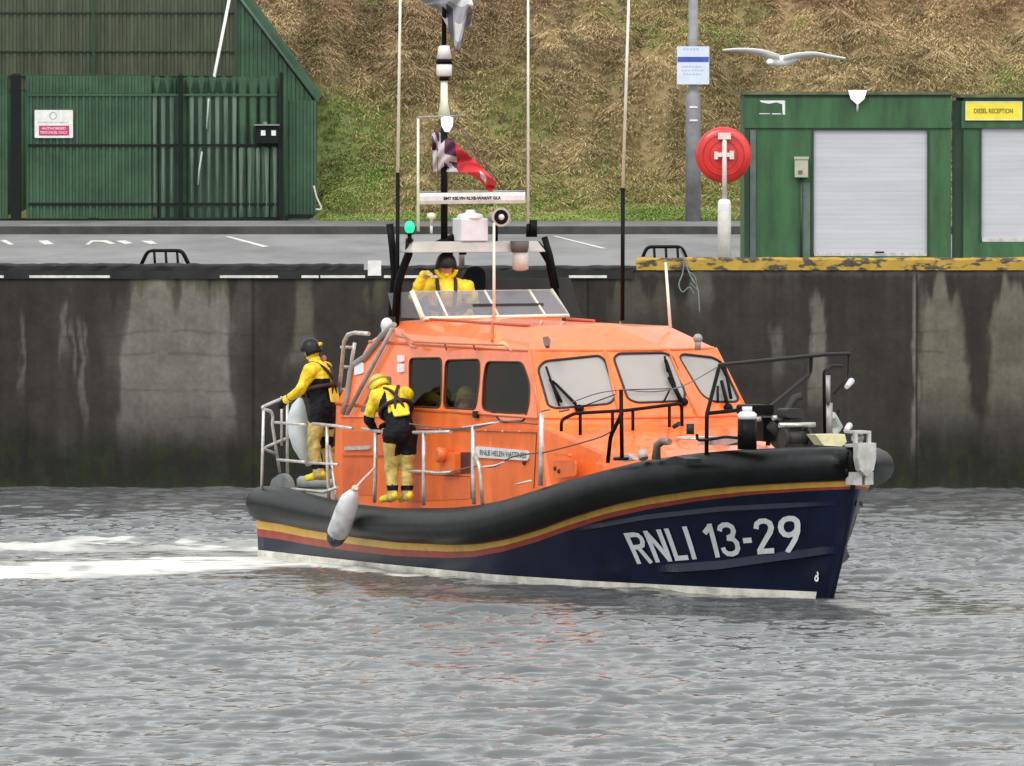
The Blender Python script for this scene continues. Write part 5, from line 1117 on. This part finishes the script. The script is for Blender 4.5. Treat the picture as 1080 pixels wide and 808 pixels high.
mb = MB(); mb.tube(smoothline([by(px, py, -1.5) for px, py in ((693, 484), (693, 474), (695, 466), (700, 464), (706, 466))]), [.05] * 24 + [.03], 8) if 0 else mb.tube([by(px, py, -1.5) for px, py in ((692, 484), (693, 470), (699, 465), (706, 466))], [.06, .05, .05, .04], 8); mb.build('bollard', mat('bollard_brown', (.28, .20, .17), .4, metal=.4), boat)
mb = MB(); mb.tube([by(679, 484, -1.55), by(677, 476, -1.55)], .06, 8); mb.build('deck_vent', mat('vent_pink', (.45, .36, .32), .5), boat)
mb = MB(); mb.slab([by(px, py, -1.5) for px, py in ((646, 482), (662, 479), (668, 485), (655, 487))], (0, 1, 0), .08); mb.build('deck_plate', PLATF, boat)
mb = MB(); mb.slab([by(px, py, -1.62) for px, py in ((700, 486), (712, 481), (724, 484), (724, 489), (702, 490))], (0, 1, 0), .2); mb.build('fender_step', RUBBER, boat)
mb = MB(); mb.ell((1.0, -1.45, .62), (.4, .3, .16)); mb.build('deck_bag', mat('bag_dark', (.03, .035, .04), .6), boat)
mb = MB(); P = [by(px, py, -1.75) for px, py in ((284, 516), (286, 506), (297, 498), (304, 506), (306, 518))]; mb.slab(roundpoly(P, .1), (0, 1, 0), .08); mb.build('quarter_chock', mat('chock_grey', (.20, .205, .205), .6, var=.2), boat)
mb = MB(); mb.lathe([(.32, 0), (.32, .10), (.28, .14), (.0, .14)], bz(337, 513, .62)); mb.build('stern_hatch', DECK, boat)

# ============================================================ THINGS ON THE BOAT
def wp(p): return W(*p)
# white fender hanging over the side
P = [wp(by(px, py, -2.42)) for px, py in ((374, 517), (372, 521), (369, 527), (365, 538), (360, 552), (356, 562), (353, 570), (351, 576))]
t = thing('hanging_fender', tuple(P[0]), 'scuffed white boat fender hanging by a cord over the black rubber gunwale', 'fender')
mb = MB(); mb.tube(P, [.03, .075, .12, .138, .14, .135, .105, .03], 18); mb.build('bladder', mat('fender_white', (.66, .65, .66), .45, var=.2, scale=4, col2=(.36, .35, .36)), t)
mb = MB(); mb.tube([wp(by(375, 515, -2.42)), wp(by(381, 508, -2.2)), wp(by(395, 494, -1.98)), wp(by(396, 480, -1.95))], .018, 6); mb.tube([wp(by(372.5, 518, -2.42)), wp(by(375, 514, -2.42))], .04, 8); mb.build('cord', ROPE, t)
mb = MB(); mb.tube([P[5], P[6], P[7]], [.138, .109, .035], 14); mb.build('dark_end', mat('fender_end', (.05, .05, .055), .5), t)
# big pale fender against the stern rail
P = [wp(bx(px, py, .35)) for px, py in ((317, 420), (315, 428), (313.5, 440), (315, 455), (318, 470), (322, 482), (326, 491))]
t = thing('stowed_fender', tuple(P[-1]), 'large pale blue grey fender stowed upright against the stern rail', 'fender')
mb = MB(); mb.tube(P, [.03, .09, .13, .14, .12, .08, .03], 18); mb.build('bladder', mat('fender_blue_grey', (.62, .67, .69), .5, var=.12, scale=3), t)
mb = MB(); mb.tube([P[0], P[0] + [0, 0, .10]], .015, 6); mb.build('cord', ROPE, t)
# flags
def cloth(name, rows, m, label, nx=14, th=.004, y=.0, cols=None, cat='flag'):
    """rows: list of (top pixel, bottom pixel) along the fly; wind folds added in depth"""
    mb = MB(); vs = []; fs = []; K = 22; T = smoothline([np.array([a[0], a[1], 0.]) for a, b in rows], 9); B = smoothline([np.array([b[0], b[1], 0.]) for a, b in rows], 9); n = len(T)
    for i in range(n):
        for j in range(K):
            q = T[i] * (1 - j / (K - 1)) + B[i] * (j / (K - 1)); u_ = i / (n - 1)
            vs.append(wp(by(q[0], q[1], y + .10 * u_ ** .5 * math.sin(u_ * 11 + j * .25) + .03 * math.sin(j * .65 + i * .45))))
    for i in range(n - 1):
        for j in range(K - 1): fs.append((i * K + j, i * K + j + 1, (i + 1) * K + j + 1, (i + 1) * K + j))
    mi = [0] * len(fs)
    mb.add(vs, fs, 0, True)
    if cols:
        for q in range(len(fs)): i, j = divmod(q, K - 1); mb.m[q] = cols(i / (n - 1), j / (K - 1))
    o = mb.build(name, m, origin=vs[0], recalc=False); sm = o.modifiers.new('thick', 'SOLIDIFY'); sm.thickness = th
    return tag(o, label, cat)
FR = mat('flag_red', (.62, .02, .03), .75, var=.1); FWm = mat('flag_white', (.68, .58, .60), .75, var=.1); FN = mat('flag_navy', (.10, .015, .05), .75, var=.1)
def ens(u_, v_):
    if u_ > .38: return 1 if (.72 < u_ < .82 and .3 < v_ < .7) else 0
    if abs(u_ - .17) < .045 or (v_ > .86): return 1
    if abs(v_ - .55) < .09 or abs(u_ / .38 - v_) < .10: return 1
    return 2 if v_ < .5 or u_ > .2 else 1
cloth('ensign', [((455, 137), (457, 182)), ((462, 139), (463, 181)), ((471, 146), (470, 181)), ((479, 150), (482, 182)), ((487, 158), (492, 183)), ((497, 166), (502, 188)), ((507, 175), (509, 194)), ((516, 184), (514, 201)), ((524, 193), (519, 202))], [FR, FWm, FN], 'red ensign with a union canton streaming to the right from the mast stay', cols=ens, y=bx(468.5, 160, 2.36)[1] - .05)
GF = [mat('house_flag_grey', (.34, .335, .36), .8, var=.2, scale=3), mat('house_flag_white', (.66, .66, .66), .8), mat('house_flag_dark', (.07, .065, .08), .8)]
cloth('pennant', [((441, -6), (443, 1)), ((450, -10), (452, 6)), ((460, -12), (463, 12)), ((470, -14), (474, 34)), ((480, -14), (481, 52)), ((489, -10), (486, 50)), ((495, -6), (491, 30)), ((499, 4), (497, 27))], GF, 'crumpled grey and white flag folded round the top of the mast', cols=lambda u_, v_: 1 if (u_ > .55 and .55 < v_ < .85 and u_ < .85) or v_ < .25 else (2 if .4 < u_ < .52 and v_ > .35 else 0), y=bx(468.5, 20, 2.36)[1] - .04)

# ============================================================ PEOPLE
def person(name, label, origin, yaw, J, zones, seed, mats, scale=1.0, fine=.013):
    """J: joints in the person's own frame (x right, y forward, z up)"""
    J = {k: np.array(v, float) for k, v in J.items()}; mb = MB(); bones = []
    def bone(a, b, ra, rb, tagn): ra, rb = (ra * 1.1, rb * 1.1) if tagn in ('torso', 'chest', 'hips', 'thigh', 'shin', 'upperarm', 'forearm') else (ra, rb); mb.cap(J[a] if isinstance(a, str) else a, J[b] if isinstance(b, str) else b, ra, rb); bones.append((J[a] if isinstance(a, str) else a, J[b] if isinstance(b, str) else b, (ra + rb) / 2, tagn))
    bone('pelvis', 'waist', .155, .145, 'hips'); bone('waist', 'chest', .145, .165, 'torso'); bone('chest', 'neck', .14, .075, 'chest'); bone('neck', 'head', .062, .065, 'neck')
    sh = J['sr'] - J['sl']; bone(J['chest'] + [0, 0, .06], 'sl', .12, .085, 'chest'); bone(J['chest'] + [0, 0, .06], 'sr', .12, .085, 'chest')
    bone(J['pelvis'], 'hl', .13, .115, 'hips'); bone(J['pelvis'], 'hr', .13, .115, 'hips')
    for s in 'lr':
        bone('s' + s, 'e' + s, .078, .058, 'upperarm'); bone('e' + s, 'w' + s, .058, .042, 'forearm')
        bone('h' + s, 'k' + s, .112, .080, 'thigh'); bone('k' + s, 'a' + s, .080, .062, 'shin'); bone('a' + s, 't' + s, .062, .048, 'foot'); bone(J['a' + s] - (J['t' + s] - J['a' + s]) * .3, 'a' + s, .05, .06, 'foot')
        d = J['f' + s] - J['w' + s]; d = d / np.linalg.norm(d); side = np.cross(d, [0, 0, 1.]) if abs(d[2]) < .8 else np.cross(d, [0, 1., 0]); side /= np.linalg.norm(side); dn = np.cross(side, d)
        pm = J['w' + s] + d * .075; bone('w' + s, pm, .036, .042, 'hand')
        for k, (o, ln) in enumerate(((-.033, .075), (-.011, .085), (.011, .08), (.033, .062))):
            b0 = pm + side * o; m_ = b0 + d * ln * .55; e_ = m_ + (d * .6 - np.abs(dn) * .9 * np.array([1, 1, 1.])) * ln * .5 if dn[2] < 0 else m_ + (d * .6 - dn * .9) * ln * .5
            bone(b0, m_, .0125, .0115, 'hand'); bone(m_, e_, .0115, .010, 'hand')
        th = J['w' + s] + d * .03 + side * .038 * (1 if s == 'l' else -1); bone(th, th + d * .055 + side * .035 * (1 if s == 'l' else -1), .016, .012, 'hand')
    hd = J['head']; g = J['gaze'] - hd; g = g / np.linalg.norm(g); rt = np.cross(g, [0, 0, 1.]); rt /= np.linalg.norm(rt); up = np.cross(rt, g); Mh = np.stack([rt, g, up], 1)
    mb.ell(hd, (.078, .098, .118), Mh); bones.append((hd - up * .03, hd + up * .05, .085, 'head'))
    mb.cap(hd + g * .085 - up * .02, hd + g * .108 - up * .03, .016, .013); mb.cap(hd - up * .075 + g * .05, hd - up * .085 + g * .07, .035, .025)       # nose, chin
    for s in (-1, 1): mb.ell(hd + rt * s * .08 - up * .01, (.014, .022, .034), Mh)
    t = thing(name, tuple(origin), label, 'person'); t['_org'] = (0, 0, 0); t.rotation_euler.z = yaw; t.scale = (scale, scale, scale * .985)
    o = mb.build('body', list(mats.values()), t); rm = o.modifiers.new('r', 'REMESH'); rm.mode = 'VOXEL'; rm.voxel_size = fine; s_ = o.modifiers.new('s', 'SMOOTH'); s_.iterations = 4
    dg = bpy.context.evaluated_depsgraph_get(); me = bpy.data.meshes.new_from_object(o.evaluated_get(dg)); o.modifiers.clear(); o.data = me
    V = np.array([tuple(v.co) for v in me.vertices]); fold = (fbm(V[:, 0] * 14 + V[:, 2] * 6, V[:, 2] * 11 + V[:, 1] * 9, 3) - .5)
    C_ = np.array([tuple(p.center) for p in me.polygons]); best = np.full(len(C_), 9.); lab = np.zeros(len(C_), int); tt = np.zeros(len(C_))
    for i, (a, b, r_, tg) in enumerate(bones):
        d = b - a; q = np.clip(((C_ - a) @ d) / (d @ d + 1e-9), 0, 1); ds = np.linalg.norm(C_ - a - q[:, None] * d, axis=1) - r_
        m_ = ds < best; best[m_] = ds[m_]; lab[m_] = i; tt[m_] = q[m_]
    keys = list(mats); 
    while len(me.materials) < len(keys): me.materials.append(mats[keys[len(me.materials)]])
    mi = [keys.index(zones(bones[l][3], t_, c)) for l, t_, c in zip(lab, tt, C_)]
    me.polygons.foreach_set('material_index', mi); me.polygons.foreach_set('use_smooth', [True] * len(mi))
    nv = np.array([tuple(v.normal) for v in me.vertices]); hm_ = np.linalg.norm(V - hd, axis=1) > .16
    V = V + nv * (fold * .048 * hm_)[:, None]; me.vertices.foreach_set('co', V.ravel()); me.update()
    mb = MB()
    for s in (-1, 1): mb.ell(hd + g * .092 + rt * s * .032 + up * .012, (.013, .008, .009), Mh, 8, 6)
    mb.build('eye', BLACK, o)
    return t, o, J, Mh, hd, bones
def helmet(t, hd, Mh, m, m2, a0=-math.pi, a1=math.pi, patch=True, br=.020):
    rt, g, up = Mh.T; mb = MB(); vs = []; fs = []; nu, nv = 26, 10
    for j in range(nv + 1):
        ph = math.pi / 2 * (1 - j / nv) - .12 * (j / nv)
        for i in range(nu):
            th = 2 * math.pi * i / nu; lowr = -.055 * (math.sin(th) < .3) * (j / nv) ** 3
            vs.append(hd + up * .022 + rt * .108 * math.cos(ph) * math.cos(th) + g * .128 * math.cos(ph) * math.sin(th) + up * (.125 * math.sin(ph) + lowr))
    for j in range(nv):
        for i in range(nu): fs.append((j * nu + i, j * nu + (i + 1) % nu, (j + 1) * nu + (i + 1) % nu, (j + 1) * nu + i))
    mb.add(vs, fs, 0, True); o = mb.build('helmet', m, t, recalc=False); s_ = o.modifiers.new('t', 'SOLIDIFY'); s_.thickness = .012
    if patch:
        mb = MB(); ps = [hd + up * .022 + rt * .115 * math.cos(a) * .99 + g * .135 * math.sin(a) * .99 + up * .03 for a in np.linspace(a0, a1, 33)[:-1]]; mb.tube(ps, br, 6, closed=a1 - a0 > 6); mb.build('helmet_band', m2, o)
    return o
def straps(t, J, m, m2, pad=True):
    c, w_ = J['chest'], J['waist']; ax_ = (c - w_) / np.linalg.norm(c - w_); f = J['fwd'] - ax_ * (J['fwd'] @ ax_); f /= np.linalg.norm(f); rt = np.cross(f, ax_)
    for s, k in (('l', -1), ('r', 1)):
        sd = (J['s' + s] - c) @ rt; sd = rt * (sd / abs(sd))
        mb = MB(); mb.tube(smoothline([w_ + f * .165 + sd * .06, c + f * .185 + sd * .09, c + ax_ * .14 + f * .11 + sd * .10, c + ax_ * .175 + sd * .10, c + ax_ * .10 - f * .13 + sd * .09, c - f * .195 - ax_ * .02 + sd * .03, w_ * .5 + c * .5 - f * .20 - sd * .02, w_ - f * .172 - sd * .06], 6), .021, 6); mb.build('harness_strap', m, t)
    q = w_ * .55 + c * .45; mb = MB(); mb.tube([q + rt * .20 * math.cos(a) + f * .195 * math.sin(a) for a in np.linspace(0, 6.283, 25)[:-1]], .028, 6, closed=True); mb.build('harness_belt', m, t)
    mb = MB(); hb = w_ - f * .168 - ax_ * .01
    mb.slab(roundpoly([hb - rt * .10 - ax_ * .10, hb + rt * .10 - ax_ * .10, hb + rt * .10 + ax_ * .09, hb - rt * .10 + ax_ * .09], .03), -f, .022); mb.build('back_panel', YSUIT, t)
    return t
def loc(lp): return W(*lp)
Mt = dict(y=YSUIT, b=BSUIT, o=OSUIT, s=SKIN)
# 1: at the stern rail, looking away to the left
def z1(tg, t, c):
    if tg == 'hand': return 'b'
    if tg in ('head', 'neck'): return 's' if tg == 'head' and c[1] > .22 else 'b'
    if tg == 'upperarm': return 'y' if c[0] < 0 or t < .6 else 'b'
    if tg == 'chest': return 'y' if abs(c[0]) < .17 or c[2] > 1.40 or c[0] < 0 else 'b'
    if tg == 'forearm': return 'y' if c[1] > 0 and t < .75 and c[0] < 0 else ('b' if t < .8 else 'y')
    if tg == 'torso': return 'y' if (c[2] > 1.13 and abs(c[0] - .03) < .055) or c[2] > 1.33 else 'b'
    if tg == 'hips': return 'b'
    if tg == 'thigh': return 'b' if t < (.55 if c[0] > 0 else .38) or (c[0] > 0 and t > .8) else 'o'
    if tg == 'shin': return ('b' if t < .14 and c[0] > 0 else 'o') if t < .66 else ('b' if t < .82 else 'o')
    return 'y'
f1o = W(*bx(341, 508, .75))
J1 = dict(pelvis=(0, 0, .95), waist=(0, .02, 1.10), chest=(0, .07, 1.36), neck=(0, .12, 1.55), head=(0, .17, 1.69), gaze=(-.25, 1.2, 1.45), sl=(-.19, .08, 1.44), sr=(.19, .07, 1.44), el=(-.25, .20, 1.18), er=(.25, .10, 1.16), wl=(-.22, .40, 1.06), wr=(.20, .32, 1.12), fl=(-.2, .49, 1.00), fr=(.18, .42, 1.10),
          hl=(-.10, 0, .90), hr=(.10, 0, .90), kl=(-.12, .08, .50), kr=(.12, .02, .50), al=(-.12, 0, .09), ar=(.13, -.05, .09), tl=(-.13, .15, .05), tr=(.15, .10, .05), fwd=(0, 1, 0))
yaw1 = R(62)
t, o, J, Mh, hd, _b = person('person', 'crew member in yellow and black drysuit standing at the stern rail, one hand on it', f1o, yaw1, J1, z1, 1, Mt, 1.03)
helmet(t, hd, Mh, mat('helmet_black', (.010, .010, .012), .4, spec=.3), YSUIT, R(-115), R(-30), br=.026); straps(t, J, mat('strap_maroon', (.035, .012, .014), .7), BSUIT)
mb = MB(); mb.ell(J['neck'] + [.12, -.06, .03], (.035, .035, .045)); mb.build('shoulder_light', mat('pink_lamp', (.55, .16, .18), .4), t)
# 2: bent over by the wheelhouse side, back to the camera
def z2(tg, t, c):
    if tg == 'hand': return 'b'
    if tg in ('head', 'neck'): return 's' if tg == 'head' else 'y'
    if tg in ('chest',): return 'y'
    if tg == 'upperarm': return 'y' if t < .8 else 'b'
    if tg == 'forearm': return 'b'
    if tg == 'torso': return 'y' if t > .1 and abs(c[0] - .02) < .13 else 'b'
    if tg == 'hips': return 'b'
    if tg == 'thigh': return 'o' if t > .62 or (c[0] < 0 and t > .15 and c[0] < -.05) else 'b'
    if tg == 'shin': return 'o' if t < .66 or t > .84 else 'b'
    return 'y'
J2 = dict(pelvis=(.04, -.08, .90), waist=(.03, .0, 1.06), chest=(-.0, .20, 1.28), neck=(-.06, .34, 1.39), head=(-.11, .44, 1.45), gaze=(-.35, 1.0, 1.0), sl=(-.20, .26, 1.32), sr=(.18, .24, 1.34), el=(-.27, .34, 1.02), er=(.20, .44, 1.10), wl=(-.16, .50, .92), wr=(.04, .62, .98), fl=(-.10, .58, .88), fr=(-.02, .70, .94),
          hl=(-.07, -.08, .86), hr=(.13, -.08, .86), kl=(-.05, .04, .47), kr=(.14, -.02, .47), al=(-.06, -.04, .09), ar=(.12, -.08, .09), tl=(-.14, .10, .05), tr=(.08, .07, .05), fwd=(0, .8, .0))
f2o = W(*by(418, 531, -1.80))
t, o, J, Mh, hd, _b = person('person', 'crew member in yellow helmet bent over beside the wheelhouse, back to the camera', f2o, R(14), J2, z2, 2, Mt, 1.04)
helmet(t, hd, Mh, mat('helmet_yellow', (.70, .56, .03), .4), OSUIT); straps(t, J, mat('strap_maroon', (.035, .012, .014), .7), BSUIT)
# 3: at the upper helm, facing the camera
def z3(tg, t, c):
    if tg in ('head',): return 's'
    if tg == 'hand': return 'o'
    if tg in ('neck',): return 'b'
    if tg == 'torso': return 'y'
    if tg == 'hips': return 'b'
    return 'y' if tg in ('chest', 'upperarm', 'forearm') else 'b'
J3 = dict(pelvis=(0, 0, .90), waist=(0, .0, 1.06), chest=(0, .03, 1.30), neck=(0, .05, 1.49), head=(0, .09, 1.62), gaze=(.02, 1, 1.45), sl=(-.23, .03, 1.38), sr=(.22, .05, 1.39), el=(-.33, .05, 1.15), er=(.36, .20, 1.28), wl=(-.24, .28, 1.08), wr=(.26, .30, 1.52), fl=(-.18, .38, 1.08), fr=(.14, .46, 1.56),
          hl=(-.10, 0, .86), hr=(.10, 0, .86), kl=(-.11, .05, .47), kr=(.11, .05, .47), al=(-.11, 0, .08), ar=(.11, 0, .08), tl=(-.12, .17, .05), tr=(.12, .17, .05), fwd=(0, 1, 0))
pz = bx(470, 289, 2.45); f3o = W(pz[0], pz[1], pz[2] - 1.62 * 1.1)
t, o, J, Mh, hd, _b = person('person', 'helmsman in yellow jacket behind the windscreen on top of the lifeboat', f3o, R(180 + 4), J3, z3, 3, Mt, 1.18)
helmet(t, hd, Mh, bpy.data.materials['helmet_black'], YSUIT, patch=False); straps(t, J, bpy.data.materials['strap_maroon'], BSUIT)
mb = MB(); rt, g, up = Mh.T; mb.tube([hd + rt * .11 * math.cos(a) + g * .03 + up * .12 * math.sin(a) - up * .01 for a in np.linspace(math.pi * 1.05, 1.95 * math.pi, 12)], .024, 8); mb.build('hood_collar', YSUIT, t)
# 4: inside, behind the second side window
J4 = dict(J3); J4.update(hl=(-.1, .05, .55), hr=(.1, .05, .55), pelvis=(0, 0, .58), waist=(0, 0, .74), chest=(0, .03, .98), neck=(0, .05, 1.17), head=(0, .09, 1.30), gaze=(.3, 1, 1.2), sl=(-.2, .03, 1.05), sr=(.2, .03, 1.05), el=(-.25, .12, .8), er=(.25, .12, .8), wl=(-.15, .35, .8), wr=(.15, .35, .8), fl=(-.12, .45, .8), fr=(.12, .45, .8), kl=(-.12, .48, .5), kr=(.12, .48, .5), al=(-.12, .5, .1), ar=(.12, .5, .1), tl=(-.12, .65, .05), tr=(.12, .65, .05))
pz = by(488, 413, -1.0); f4o = W(pz[0], pz[1], pz[2] - 1.30 - .06)
t, o, J, Mh, hd, _b = person('person', 'seated crew member with yellow helmet seen through the middle side window', f4o, R(205), J4, z3, 4, Mt, fine=.016)
helmet(t, hd, Mh, bpy.data.materials['helmet_yellow'], OSUIT)
